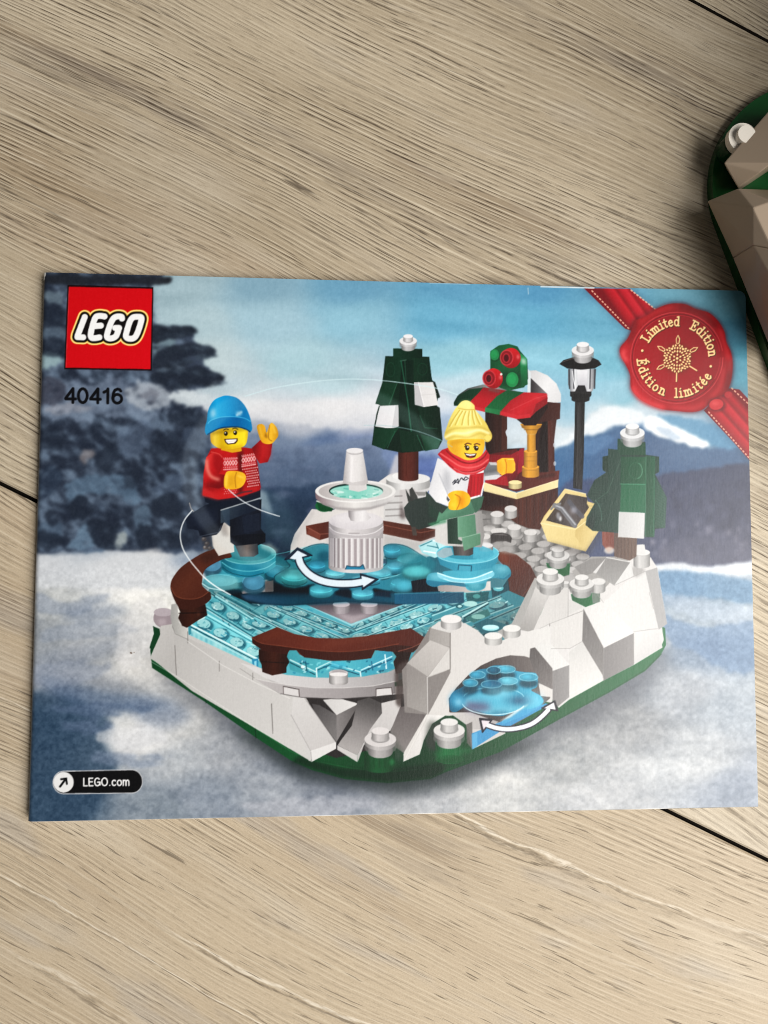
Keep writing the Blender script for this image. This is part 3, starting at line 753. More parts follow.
def cave_wall():
    part(17)
    view(400, 560, 4.267)
    p([(215, 310), (275, 268), (330, 300), (385, 352), (430, 345), (515, 312), (640, 282), (640, 372), (600, 350), (575, 372), (650, 460), (650, 610), (600, 600), (210, 665), (120, 660), (110, 690), (22, 858), (14, 830), (115, 655), (115, 500), (212, 466)], [(206, 203, 200), (205, 202, 200), (210, 209, 207)], g=[(100, 500), (640, 350)])
    # left pillar
    p([(8, 470), (40, 430), (130, 285), (215, 300), (215, 480), (120, 660), (20, 650)], (128, 123, 121))
    p([(130, 290), (215, 312), (215, 372), (122, 344)], [(150, 146, 143), (164, 160, 157)], g=[(130, 0), (215, 0)])
    p([(130, 290), (165, 262), (262, 262), (278, 275), (215, 312)], (203, 201, 199))
    p([(28, 442), (128, 342), (212, 374), (116, 500)], [(186, 182, 179), (168, 164, 161)], g=[(150, 350), (60, 470)])
    p([(28, 442), (116, 500), (116, 656), (30, 625)], [(134, 129, 127), (150, 146, 143)], g=[(30, 450), (116, 640)])
    p([(212, 374), (214, 466), (116, 502)], (201, 198, 195))
    l([(214, 312), (214, 466), (200, 472)], .9, (112, 107, 104))
    l([(116, 500), (212, 466)], .6, (170, 166, 163), a=.8)
    l([(30, 440), (116, 498)], .6, (120, 115, 113), a=.8)
    l([(116, 500), (118, 655), (20, 855)], .8, (224, 222, 220), a=.7)
    stud(218, 252, 44, 28, (214, 212, 211), ry=19)
    for x, y in ((476, 292), (398, 324)):
        stud(x, y, 38, 26, (210, 209, 207), ry=16)
    # cave
    cave = [(208, 590), (240, 545), (290, 492), (345, 450), (410, 420), (470, 406), (530, 410), (556, 418), (600, 470), (648, 540), (640, 590), (560, 660), (430, 740), (305, 810), (280, 700), (210, 648)]
    p(cave, [(58, 50, 49), (104, 97, 95)], g=[(300, 480), (560, 440)])
    p([(208, 650), (280, 660), (320, 720), (430, 690), (450, 740), (308, 808), (282, 702)], (196, 192, 190))
    p([(210, 650), (300, 650), (420, 690), (370, 720), (312, 722), (282, 702)], [(195, 192, 190), (168, 164, 164)], g=[(210, 660), (400, 700)])
    p([(590, 522), (650, 552), (650, 585), (600, 580)], (209, 206, 203))
    p([(555, 378), (575, 372), (650, 462), (652, 552), (590, 524), (552, 420)], [(86, 81, 80), (120, 115, 114)], g=[(560, 400), (650, 540)])
    p([(282, 702), (308, 690), (310, 808), (285, 780)], (98, 94, 92), a=.9)
    p([(306, 740), (430, 690), (620, 612), (640, 616), (430, 730), (308, 808)], (66, 142, 190))
    p([(430, 690), (500, 640), (560, 620), (612, 616), (540, 660), (440, 700)], (72, 156, 200))
    p([(306, 745), (330, 735), (330, 795), (308, 808)], (96, 168, 210), a=.8)
    # turning gear in clear blue
    part(18)
    B1, B2, B3 = (44, 142, 184), (26, 104, 142), (104, 184, 214)
    p([(212, 590), (230, 560), (268, 540), (300, 500), (330, 470), (372, 462), (400, 450), (450, 452), (486, 470), (530, 478), (575, 482), (586, 500), (584, 540), (560, 556), (600, 580), (610, 610), (560, 634), (500, 640), (440, 664), (380, 660), (320, 640), (280, 625), (240, 648), (214, 640)], [B2, B1, (70, 178, 220)], g=[(220, 500), (600, 600)], sm=True)
    e(400, 610, 132, 46, B3, a=.75, blur=1)
    e(330, 620, 60, 28, (120, 116, 150), a=.75, blur=3)
    e(420, 590, 130, 40, (60, 172, 216), a=.55, blur=2)
    e(500, 596, 60, 22, (40, 110, 150), a=.55, blur=3)
    e(332, 624, 50, 15, (92, 90, 126), a=.65, blur=2)
    e(522, 600, 46, 14, (52, 88, 126), a=.65, blur=2)
    e(425, 652, 40, 8, (30, 96, 134), a=.5, blur=1.5)
    arc(400, 604, 136, 56, 20, 170, .9, (206, 240, 250), a=.8)
    arc(400, 590, 130, 46, 190, 350, .8, (170, 226, 244), a=.6)
    for x, y, rx, c_ in [(452, 466, 40, (70, 176, 216)), (330, 490, 34, (54, 160, 206)), (400, 470, 30, (32, 112, 150)), (300, 524, 32, (58, 164, 208)), (460, 516, 42, (92, 192, 228)), (548, 500, 40, (66, 174, 216)), (390, 530, 44, (44, 140, 186))]:
        c_ = mul(c_, .88)
        e(x, y + 26, rx * 1.05, 20, mul(c_, .58), blur=1.0, a=.9)
        e(x, y, rx, 16, c_, blur=.5)
        e(x - rx * .2, y - 3, rx * .5, 6, mul(c_, 1.35), blur=.8, a=.6)
        arc(x, y, rx, 16, 0, 360, .6, (164, 222, 242), a=.6)
    e(245, 596, 34, 34, (52, 152, 204), a=.8, blur=2)
    e(250, 606, 12, 14, (180, 222, 246), a=.7, blur=2)
    e(420, 560, 60, 18, (150, 216, 240), a=.5, blur=3)
    e(402, 524, 34, 14, (22, 84, 124), a=.7, blur=2.5)
    e(280, 560, 44, 14, (20, 84, 112), a=.6, blur=2.5)
    e(570, 600, 40, 30, (110, 196, 232), a=.6, blur=3)
    p([(420, 690), (500, 640), (550, 612), (540, 622), (470, 672)], (203, 212, 212), a=.8, blur=.6)
    # white double arrow
    part(21)
    ar = smooth(np.array([(372, 704), (410, 716), (455, 722), (510, 716), (560, 700), (600, 672), (632, 640)], float), False)
    ar = np.vstack([ar])
    l([tuple(q) for q in ar], 6.6, (28, 26, 38))
    p([(340, 676), (394, 680), (352, 736)], (28, 26, 38))
    p([(606, 632), (662, 600), (672, 644)], (28, 26, 38))
    l([(340, 677), (392, 681), (352, 734), (340, 677)], 1.6, (28, 26, 38))
    l([(606, 632), (660, 602), (672, 642), (606, 632)], 1.6, (28, 26, 38))
    l([tuple(q) for q in ar], 4.2, (226, 232, 238))
    p([(347, 684), (384, 687), (356, 724)], (216, 209, 216))
    p([(614, 632), (656, 608), (664, 638)], (226, 226, 229))
    # snow capped greens at the front
    part(17)
    p([(112, 700), (140, 670), (160, 760), (150, 820), (104, 800)], (52, 58, 52), a=.45, blur=2)
    cyl(212, 770, 850, 62, 20, (22, 96, 52))
    e(212, 850, 62, 18, (14, 74, 38))
    p([(140, 820), (300, 800), (310, 820), (170, 850)], (24, 100, 56), a=.6, blur=1.5)
    cap(210, 692, 66, (207, 205, 204))
    view(330, 660, 5.486)
    cyl(272, 500, 590, 84, 30, (14, 74, 38))
    for k in range(5):
        l([(210 + k * 30, 530), (212 + k * 30, 590)], 1.4, (8, 50, 24), a=.6, blur=.5)
    e(340, 560, 14, 20, (40, 130, 74), a=.6, blur=1)
    cap(276, 390, 86, (201, 197, 197))


def stall_front_studs():
    part(17)
    view(400, 500, 5.486)
    # the ones that read clearly
    p([(420, 80), (560, 66), (560, 130), (500, 150), (420, 140)], (128, 126, 125), a=.8, blur=1)
    l([(420, 108), (520, 104)], .8, (90, 88, 88))
    for x, y, r in [(607, 48, 34), (532, 78, 36), (626, 150, 38), (540, 172, 44), (462, 200, 34), (715, 178, 36)]:
        e(x, y + 34, r * 1.2, 18, (84, 82, 82), a=.6, blur=1)
        stud(x, y, r, 38, (193, 191, 190), ry=18)
    p([(495, 195), (510, 182), (560, 178), (600, 190), (614, 208), (608, 236), (580, 226), (530, 228), (500, 240)], (58, 54, 54))
    p([(504, 192), (560, 184), (606, 200), (596, 196), (540, 192)], (110, 106, 106), a=.7)
    p([(498, 242), (530, 230), (580, 230), (612, 246), (640, 300), (560, 290), (500, 270)], (150, 148, 147), a=.8, blur=.8)
    stud(468, 250, 38, 34, (186, 185, 186), ry=18)
def gear(cx, cy, R, ry, col, teeth, h, phase=0, a=.9):
    """see-through gear wheel: lobed rim under a round disc"""
    rim = []
    for k in range(teeth * 8):
        t = math.tau * k / (teeth * 8) + phase
        r = 1 + .22 * math.cos(teeth * t)
        rim.append((cx + R * r * math.cos(t), cy + ry * r * math.sin(t)))
    low = [(x, y + h) for x, y in rim]
    p(low, mul(col, .62), a=a, blur=.5)
    for f in (.66, .33):
        p([(x, y + h * f) for x, y in rim], mul(col, .8), a=a * .6)
    p(rim, [mul(col, .95), mul(col, 1.15), mul(col, .9)], g=[(cx - R, 0), (cx + R, 0)], a=a)


def gears():
    part(18)
    view(250, 460, 4.042)
    # dark glassy turntable bar
    p([(-150, 470), (-60, 440), (200, 430), (560, 440), (768, 480), (768, 575), (600, 585), (400, 572), (150, 590), (0, 580), (-90, 540)], [(14, 40, 52), (8, 34, 46), (12, 30, 40)], g=[(-60, 0), (760, 0)], a=.93)
    p([(-40, 545), (60, 535), (400, 540), (660, 532), (768, 528), (768, 578), (660, 584), (400, 576), (150, 590), (60, 584), (-20, 565)], [(58, 96, 140), (16, 84, 112), (12, 96, 130), (24, 116, 150)], g=[(-40, 0), (768, 0)], a=.85, blur=.8)
    e(130, 535, 130, 14, (10, 40, 52), a=.6, blur=2)
    # white brick seen between
    p([(-60, 500), (90, 480), (95, 530), (-30, 540)], [(120, 116, 122), (168, 160, 158)], g=[(-60, 0), (95, 0)])
    p([(60, 492), (96, 484), (96, 528), (62, 532)], (120, 106, 104))
    # left gear
    gear(-40, 425, 118, 56, (50, 150, 178), 8, 40, phase=.2)
    # middle gear
    
    p([(-10, 380), (90, 376), (150, 400), (160, 430), (100, 500), (40, 470)], (34, 124, 144), a=.85, blur=1)
    view(170, 500, 4.8)
    p([(520, 380), (560, 330), (640, 320), (690, 350), (660, 400), (600, 420), (548, 412)], [(40, 140, 150), (70, 180, 180)], g=[(540, 400), (660, 330)], a=.9, blur=1)
    e(600, 380, 46, 20, (110, 206, 196), a=.5, blur=3)
    e(520, 386, 10, 12, (10, 60, 70), a=.7, blur=1)
    # lobes at the left end
    for x, y, rx, ry, c1 in [(640, 300, 70, 30, (30, 112, 130)), (200, 314, 48, 34, (74, 134, 172)), (300, 380, 70, 24, (60, 146, 168)), (240, 388, 86, 32, (84, 164, 182)), (505, 345, 52, 34, (30, 126, 158)), (402, 396, 56, 42, (66, 134, 172))]:
        e(x, y + 16, rx, ry, mul(c1, .68), a=.9, blur=.5)
        e(x, y, rx * .96, ry * .92, [mul(c1, .8), c1, mul(c1, 1.1)], g=[(x - rx, y - ry), (x + rx, y + ry)], a=.92, blur=.5)
        e(x - rx * .2, y - ry * .1, rx * .55, ry * .4, mul(c1, 1.3), a=.5, blur=1.4)
        arc(x, y, rx * .96, ry * .92, 180, 330, .7, mul(c1, 1.35), a=.5)
        arc(x, y, rx * .95, ry * .9, 20, 170, .8, mul(c1, .55), a=.5)
    p([(148, 396), (200, 350), (240, 372), (330, 380), (330, 430), (230, 440), (170, 420)], [(90, 166, 186), (112, 190, 200)], g=[(150, 0), (330, 0)], a=.5, blur=.8)
    p([(232, 440), (330, 428), (350, 440), (300, 452)], (26, 60, 78), a=.8, blur=.6)
    p([(455, 395), (500, 380), (520, 410), (500, 440), (460, 440)], (14, 44, 54), a=.75, blur=.8)
    p([(455, 392), (496, 386), (496, 440), (458, 442)], (120, 108, 106), a=.7)
    l([(150, 398), (185, 422), (260, 436)], .9, (190, 232, 236), a=.8)
    # disc the first skater stands on
    p([(246, 270), (246, 330), (270, 350), (330, 372), (400, 372), (460, 350), (506, 320), (508, 250)], [(22, 110, 136), (32, 140, 176), (20, 130, 168), (38, 150, 176)], g=[(246, 0), (508, 0)])
    l([(250, 300), (300, 330), (380, 342), (460, 326), (506, 296)], .9, (88, 190, 212), a=.8, sm=True)
    l([(250, 322), (300, 352), (380, 366), (450, 350)], .8, (14, 88, 110), a=.8, sm=True)
    e(377, 258, 131, 50, (52, 150, 166))
    arc(377, 258, 131, 50, 0, 360, .8, (120, 204, 214), a=.7)
    e(377, 252, 110, 40, (40, 128, 146))
    p([(430, 218), (480, 205), (520, 240), (508, 262), (440, 232)], (190, 210, 206), a=.45, blur=1)
    view(250, 460, 4.042)
    # scalloped clear wheel in front of the fountain
    def lobe(x, y, rx, ry, c1, h=14):
        p(np.vstack([ellpts(x, y, rx, ry, 0, 180, 360, 14), ellpts(x, y + h, rx * .96, ry, 0, 0, 180, 14)]), [mul(c1, .62), mul(c1, .98), mul(c1, .7)], g=[(0, y - ry), (0, y + h + ry)], a=.95, blur=.35)
        e(x, y - 1, rx * .92, ry * .82, mul(c1, 1.06), a=.6, blur=.6)
        e(x - rx * .2, y + h * .6, rx * .5, ry * .4, mul(c1, 1.4), a=.5, blur=1.0)
        e(x + rx * .3, y - ry * .3, rx * .3, ry * .25, mul(c1, .7), a=.4, blur=.8)
        l(ellpts(x, y + h, rx * .96, ry, 0, 20, 160, 12), .8, mul(c1, .45), a=.6)
        l(ellpts(x, y, rx * .95, ry * .9, 0, 20, 160, 12), .7, mul(c1, 1.45), a=.55)
    body = [(100, 470), (160, 430), (150, 400), (250, 345), (330, 350), (330, 440), (540, 430), (540, 350), (620, 345), (700, 390), (740, 420), (735, 470), (660, 470), (655, 520), (570, 530), (500, 520), (495, 550), (415, 555), (405, 530), (350, 530), (330, 545), (250, 545), (240, 510), (200, 512), (120, 500)]
    p(body, [(40, 128, 142), (38, 132, 160), (42, 140, 172), (44, 138, 150)], g=[(100, 0), (740, 0)], a=.95, blur=.4, sm=True)
    l(body, .9, (14, 70, 92), a=.7, closed=True, sm=True)
    for x, y, rx, ry, c_ in [(250, 470, 60, 20, (20, 92, 112)), (560, 400, 50, 14, (24, 96, 116)), (420, 470, 70, 14, (22, 100, 130)), (640, 430, 50, 10, (20, 92, 110)), (300, 390, 30, 22, (16, 84, 112))]:
        e(x, y, rx, ry, c_, a=.65, blur=1.6)
    p([(230, 505), (262, 500), (262, 520), (236, 530)], (8, 48, 64), a=.85, blur=.6)
    p([(345, 545), (362, 518), (400, 516), (416, 540), (410, 560)], (8, 48, 66), a=.9, blur=.6)
    p([(500, 548), (520, 528), (566, 532), (570, 556)], (8, 56, 80), a=.9, blur=.6)
    p([(655, 488), (700, 478), (712, 520), (660, 528)], (10, 44, 60), a=.9, blur=.6)
    lobe(205, 385, 46, 20, (40, 140, 160), 10)
    lobe(272, 422, 34, 16, (44, 144, 182), 18)
    lobe(575, 358, 34, 16, (52, 150, 184), 26)
    lobe(645, 398, 52, 20, (46, 150, 170), 12)
    lobe(345, 452, 40, 15, (70, 168, 198), 14)
    lobe(588, 426, 34, 15, (46, 148, 184), 22)
    lobe(425, 436, 36, 10, (60, 152, 186), 8)
    lobe(180, 465, 56, 26, (46, 152, 164), 18)
    lobe(690, 446, 44, 18, (42, 146, 166), 14)
    lobe(520, 455, 52, 18, (66, 162, 192), 12)
    lobe(470, 480, 60, 16, (58, 154, 188), 12)
    lobe(288, 520, 48, 18, (60, 164, 192), 22)
    lobe(455, 535, 44, 16, (68, 166, 200), 18)
    lobe(610, 492, 44, 18, (56, 156, 188), 28)
    lobe(746, 462, 34, 20, (58, 164, 194), 26)
    e(380, 500, 66, 12, (26, 96, 124), a=.5, blur=1.5)
    p([(120, 440), (150, 420), (160, 450), (130, 470)], (20, 96, 112), a=.7, blur=1)
    l([(500, 484), (580, 470), (660, 440), (700, 424)], .8, (130, 206, 220), a=.7, sm=True)
    l([(90, 384), (150, 372), (230, 350)], .8, (96, 190, 200), a=.6, sm=True)
    # right hand gear under the second skater
    view(400, 500, 5.486)
    p([(150, 310), (330, 290), (540, 330), (600, 420), (560, 480), (200, 490), (140, 420)], [(40, 110, 134), (70, 130, 146)], g=[(150, 0), (600, 0)])
    p([(100, 250), (180, 214), (240, 226), (276, 260), (270, 290), (190, 318), (120, 290)], [(130, 196, 208), (176, 216, 222)], g=[(100, 0), (276, 0)])
    for a_, b_, c_ in [((112, 252), (180, 222), (30, 110, 130)), ((180, 222), (240, 240), (226, 242, 244)), ((130, 280), (200, 292), (232, 244, 246)), ((150, 250), (210, 262), (40, 120, 140)), ((200, 240), (215, 280), (50, 130, 150))]:
        l([a_, b_], 1.1, c_, a=.85)
    p([(0, 300), (60, 290), (160, 310), (200, 350), (160, 430), (60, 450), (0, 440)], (34, 128, 150), a=.8, blur=1)
    for x, y, rx, ry, c1 in [(90, 392, 78, 34, (70, 176, 190)), (20, 470, 50, 34, (60, 164, 196))]:
        e(x, y + 14, rx, ry, mul(c1, .65), a=.85, blur=1)
        e(x, y, rx * .95, ry * .85, c1, a=.9, blur=1)
        e(x, y - 4, rx * .5, ry * .35, mul(c1, 1.3), a=.5, blur=2)
    p([(205, 470), (496, 445), (498, 496), (350, 508), (210, 500)], [(150, 142, 140), (196, 190, 186)], g=[(205, 0), (498, 0)])
    p([(-30, 515), (350, 505), (352, 562), (250, 570), (-30, 570)], [(28, 104, 146), (34, 84, 116)], g=[(-30, 0), (352, 0)], a=.9)
    l([(-30, 515), (350, 505)], .8, (70, 142, 172), a=.7)
    p([(60, 445), (150, 430), (200, 470), (210, 500), (70, 506)], (14, 44, 62))
    TQ_ = (64, 172, 206)
    gearpts = [(145, 430), (160, 405), (200, 398), (240, 405), (250, 390), (480, 370), (520, 352), (580, 358), (606, 385), (604, 420), (570, 436), (520, 428), (480, 440), (466, 480), (430, 498), (380, 496), (358, 478), (350, 455), (280, 450), (240, 462), (190, 476), (150, 462)]
    p(gearpts, [mul(TQ_, .9), TQ_, mul(TQ_, .82)], g=[(145, 400), (606, 420)], sm=True)
    p([(150, 440), (240, 450), (280, 452), (350, 458), (360, 476), (300, 470), (230, 466), (190, 476), (152, 462)], (34, 122, 160), sm=True, a=.9)
    p([(356, 462), (470, 456), (464, 482), (430, 498), (382, 496)], (38, 140, 166), a=.9, blur=.5)
    p([(520, 424), (570, 430), (606, 400), (604, 422), (570, 437)], (30, 122, 156), a=.9)
    p([(210, 400), (300, 425), (400, 425), (500, 390), (510, 420), (420, 450), (300, 450), (220, 430)], (120, 200, 226), a=.8, sm=True)
    l([(205, 400), (300, 430), (400, 430), (505, 392)], 1, (196, 234, 244), a=.9, sm=True)
    l([(240, 432), (300, 450), (400, 452), (500, 424)], .8, (190, 230, 240), a=.7, sm=True)
    for x, y in ((200, 420), (560, 378), (410, 470)):
        e(x, y, 36, 14, (150, 216, 238), a=.5, blur=2)
    p([(200, 300), (540, 290), (534, 340), (500, 372), (400, 392), (300, 390), (220, 355)], [(40, 136, 172), (52, 160, 196), (40, 142, 176)], g=[(200, 0), (540, 0)])
    e(370, 292, 172, 56, (74, 178, 208))
    arc(370, 292, 172, 56, 0, 360, .9, (140, 212, 230), a=.7)
    e(370, 285, 140, 42, (44, 146, 178))
    e(440, 280, 50, 26, (84, 180, 206), a=.7, blur=1)
    p([(322, 356), (392, 360), (390, 392), (322, 386)], (60, 160, 194))
    l([(318, 382), (322, 356), (392, 361), (390, 390)], .9, (16, 84, 116), a=.9)
    p([(200, 290), (240, 262), (280, 262), (292, 300), (240, 320), (210, 312)], (150, 168, 178), a=.85)
    p([(288, 250), (400, 240), (404, 296), (380, 306), (296, 304)], [(64, 70, 72), (112, 104, 102), (70, 70, 72)], g=[(288, 0), (404, 0)])
    stud(470, 250, 40, 20, (190, 190, 192), ry=14, edge=.8)
    p([(400, 270), (440, 248), (500, 270), (520, 300), (470, 330), (400, 320)], (62, 166, 200), a=.85)


def fir_tree():
    part(11)
    view(355, 320, 5.12)
    cyl(273, 650, 812, 52, 14, (84, 38, 30), dark=.6)
    l([(262, 690), (262, 800)], .7, (60, 24, 18), a=.7)
    p([(155, 185), (380, 188), (392, 300), (410, 340), (434, 396), (424, 400), (420, 440), (434, 450), (448, 615), (425, 660), (330, 672), (240, 680), (160, 664), (86, 640), (98, 545), (110, 480), (128, 436), (104, 428), (140, 320)], (9, 32, 22))
    p([(195, 145), (345, 148), (346, 208), (195, 205)], [(14, 50, 34), (8, 32, 22)], g=[(195, 0), (346, 0)])
    p([(160, 190), (250, 200), (250, 325), (146, 305)], [(10, 40, 26), (14, 50, 34)], g=[(150, 0), (250, 0)])
    p([(290, 195), (378, 192), (396, 316), (300, 325)], [(14, 46, 30), (8, 34, 24)], g=[(290, 0), (396, 0)])
    arc(182, 255, 22, 36, 0, 360, .7, (26, 66, 46), a=.7)
    arc(345, 252, 24, 30, 0, 360, .7, (24, 64, 44), a=.7)
    p([(142, 318), (215, 325), (192, 446), (104, 430)], [(12, 44, 28), (16, 54, 36)], g=[(110, 0), (215, 0)])
    p([(215, 325), (240, 340), (225, 440), (180, 446)], (8, 34, 22))
    l([(215, 325), (170, 446)], .8, (50, 96, 72), a=.7)
    p([(125, 440), (220, 436), (222, 545), (185, 558), (104, 545)], [(212, 212, 216), (226, 225, 228)], g=[(104, 0), (222, 0)])
    p([(205, 440), (222, 436), (224, 545), (186, 558), (190, 520)], (196, 196, 199))
    l([(205, 440), (186, 556)], .7, (236, 236, 238), a=.8)
    p([(128, 440), (112, 500), (108, 490), (122, 438)], (20, 40, 30))
    p([(302, 320), (402, 318), (426, 436), (352, 446), (306, 432)], [(208, 207, 208), (222, 220, 220)], g=[(302, 0), (426, 0)])
    p([(304, 322), (324, 320), (354, 446), (306, 434)], (186, 185, 188))
    l([(324, 320), (354, 445)], .8, (240, 239, 240), a=.8)
    l([(340, 385), (416, 378)], .6, (196, 194, 194), a=.7)
    p([(240, 205), (300, 205), (300, 320), (306, 440), (330, 560), (336, 672), (240, 680), (228, 545), (222, 440)], [(6, 26, 18), (10, 38, 26)], g=[(222, 0), (336, 0)])
    l([(232, 210), (262, 205)], 1, (70, 104, 88), a=.8)
    l([(236, 210), (270, 420), (300, 672)], 1.2, (34, 92, 68), a=.8)
    l([(255, 210), (262, 330)], .7, (44, 100, 74), a=.6)
    p([(98, 555), (225, 552), (150, 664), (90, 640)], [(12, 46, 30), (18, 60, 40)], g=[(90, 0), (225, 0)])
    l([(205, 570), (165, 655)], .8, (44, 98, 74), a=.7)
    p([(320, 445), (428, 446), (442, 600), (350, 550)], [(12, 42, 28), (8, 30, 20)], g=[(320, 0), (440, 0)])
    l([(332, 490), (358, 552), (420, 556)], .8, (40, 88, 66), a=.6)
    p([(225, 560), (320, 580), (336, 672), (240, 676)], (11, 42, 28))
    p([(335, 585), (440, 612), (424, 656), (360, 672)], [(16, 52, 34), (30, 74, 56)], g=[(335, 0), (440, 0)])
    l([(318, 590), (352, 668)], .8, (54, 110, 84), a=.7)
    p([(396, 310), (410, 318), (436, 394), (428, 402), (412, 360)], (14, 30, 24))
    cap(272, 84, 44, (220, 219, 221))


def lantern_and_stall():
    part(14)
    view(450, 320, 5.12)
    # back white quarter dome
    p([(400, 260), (440, 258), (500, 284), (545, 326), (568, 380), (568, 420), (500, 430), (400, 380)], [(196, 196, 198), (222, 222, 224), (206, 206, 208)], g=[(400, 300), (568, 400)])
    p([(406, 290), (500, 380), (410, 380)], [(40, 36, 38), (130, 128, 130)], g=[(410, 0), (500, 0)])
    p([(398, 250), (414, 270), (412, 390), (396, 380)], (206, 214, 218))
    # posts and back wall
    p([(180, 470), (292, 490), (292, 560), (284, 570), (290, 660), (380, 655), (380, 700), (300, 760), (200, 760), (180, 640)], [(24, 12, 10), (52, 26, 20), (34, 16, 14)], g=[(180, 0), (300, 0)])
    p([(265, 490), (292, 490), (292, 560), (283, 575), (292, 600), (292, 670), (262, 670)], (66, 34, 26))
    p([(340, 500), (430, 480), (500, 420), (565, 425), (562, 505), (546, 510), (532, 600), (536, 740), (540, 790), (440, 800), (430, 680), (440, 560), (380, 540)], [(36, 18, 15), (44, 20, 17), (72, 34, 27)], g=[(380, 0), (565, 0)])
    p([(470, 520), (500, 520), (500, 780), (452, 790), (452, 640)], (26, 12, 11))
    p([(500, 515), (545, 508), (530, 640), (535, 745), (528, 780), (505, 785)], [(84, 40, 31), (62, 30, 24)], g=[(500, 0), (545, 0)])
    p([(440, 440), (565, 424), (562, 506), (500, 518), (440, 530)], [(52, 24, 19), (68, 32, 25)], g=[(440, 0), (565, 0)])
    for x, y in ((292, 572), (534, 640), (536, 735)):
        e(x, y, 7, 12, (190, 200, 210), a=.7)
    # counter
    p([(190, 690), (340, 660), (440, 780), (550, 775), (555, 815), (340, 880), (190, 840)], [(94, 20, 22), (70, 30, 25)], g=[(190, 0), (500, 0)])
    p([(200, 690), (310, 690), (370, 660), (380, 690), (370, 770), (300, 850), (180, 830)], [(110, 18, 24), (142, 24, 34), (90, 18, 22)], g=[(190, 700), (320, 840)])
    p([(355, 660), (380, 655), (376, 770), (345, 790)], (150, 26, 46), a=.8)
    p([(180, 800), (290, 800), (300, 850), (180, 836)], (164, 26, 36), a=.8)
    p([(170, 830), (340, 886), (554, 816), (552, 858), (340, 918), (172, 876)], (222, 204, 150))
    p([(340, 886), (554, 816), (552, 858), (340, 918)], [(206, 188, 132), (232, 216, 164)], g=[(340, 0), (554, 0)])
    p([(170, 830), (340, 886), (340, 918), (172, 876)], (226, 210, 158))
    l([(170, 832), (340, 888), (554, 818)], .7, (244, 232, 190), a=.8)
    p([(380, 800), (560, 770), (556, 816), (380, 872), (345, 850)], [(84, 36, 30), (96, 42, 34)], g=[(380, 0), (556, 0)])
    p([(440, 800), (540, 780), (540, 800), (440, 815)], (44, 20, 17), a=.6, blur=1)
    stud(333, 832, 34, 24, (222, 206, 152), ry=11)
    # cabinet below
    p([(170, 876), (340, 918), (553, 858), (550, 950), (476, 1034), (461, 1074), (400, 1066), (341, 1043), (270, 990), (150, 970)], [(46, 22, 18), (78, 40, 30), (62, 30, 24)], g=[(170, 0), (550, 0)])
    for k in range(10):
        x = 352 + k * 20
        l([(x, 925 - k * 5), (x - 2, 1046 - max(0, k - 5) * 16)], .9, (100, 52, 38) if k % 2 else (46, 22, 17), a=.5)
    p([(170, 880), (330, 920), (330, 960), (180, 950)], (34, 17, 14), a=.6, blur=1)
    # golden pillar
    G = (206, 146, 50)
    cyl(412, 750, 796, 44, 12, G, dark=.66)
    e(412, 752, 44, 11, mul(G, 1.08))
    cyl(412, 672, 750, 34, 9, G, dark=.66)
    e(412, 672, 34, 9, mul(G, 1.08))
    cyl(416, 585, 670, 22, 7, G, dark=.66)
    p([(360, 532), (470, 532), (466, 548), (450, 560), (440, 585), (394, 585), (384, 560), (368, 552)], [mul(G, .6), mul(G, 1.), mul(G, .66)], g=[(360, 0), (470, 0)])
    l([(362, 536), (468, 536)], 1, mul(G, 1.2), a=.7)
    l([(380, 562), (452, 562)], 1, mul(G, .6), a=.7)
    for y in (700, 722, 770):
        l([(380, y), (444, y)], .7, mul(G, .7), a=.5)
    # striped awning
    R_, G_ = (172, 26, 36), (18, 88, 48)
    p([(20, 420), (40, 385), (90, 350), (170, 330), (250, 345), (330, 362), (400, 380), (480, 375), (470, 440), (300, 400), (60, 440)], [(54, 60, 58), (150, 150, 150), (40, 40, 42)], g=[(60, 350), (380, 380)])
    p([(18, 425), (40, 388), (100, 355), (180, 345), (185, 365), (130, 395), (100, 440), (20, 440)], [(8, 40, 24), (16, 60, 38)], g=[(20, 0), (180, 0)])
    p([(180, 355), (240, 372), (180, 470), (110, 455), (130, 410)], [mul(R_, .85), R_], g=[(180, 360), (140, 460)])
    p([(170, 345), (290, 362), (250, 400), (180, 470), (110, 450), (105, 415), (150, 370)], [mul(R_, .8), R_, mul(R_, 1.05)], g=[(170, 350), (140, 460)])
    p([(290, 360), (378, 370), (310, 415), (256, 486), (176, 468), (186, 446), (240, 390)], [mul(G_, .85), G_, mul(G_, 1.1)], g=[(330, 360), (210, 480)])
    p([(180, 448), (262, 462), (256, 487), (174, 470)], [(42, 124, 74), (28, 104, 60)], g=[(180, 0), (260, 0)])
    p([(378, 370), (495, 376), (500, 400), (498, 425), (440, 470), (410, 500), (350, 508), (256, 484), (264, 462), (310, 412)], [mul(R_, .92), mul(R_, 1.1), mul(R_, .9)], g=[(330, 390), (430, 500)])
    p([(440, 430), (500, 395), (498, 430), (440, 470), (420, 490)], mul(R_, .74), a=.8)
    l([(310, 462), (440, 400), (500, 385)], .9, (206, 74, 76), a=.5)
    e(450, 400, 12, 4, (222, 110, 110), a=.6, blur=.8)
    p([(110, 440), (180, 455), (178, 472), (108, 455)], (196, 48, 56), a=.8)
    p([(256, 466), (350, 490), (410, 480), (412, 500), (350, 510), (254, 487)], (196, 42, 50), a=.7)
    p([(340, 508), (412, 500), (440, 470), (498, 430), (500, 450), (440, 540), (380, 540)], (34, 17, 14))
    # wreath of studs on the roof
    p([(206, 160), (250, 130), (300, 122), (345, 135), (360, 160), (395, 200), (400, 300), (380, 345), (300, 362), (206, 330)], [(14, 70, 40), (18, 92, 52), (10, 56, 32)], g=[(206, 0), (400, 0)])
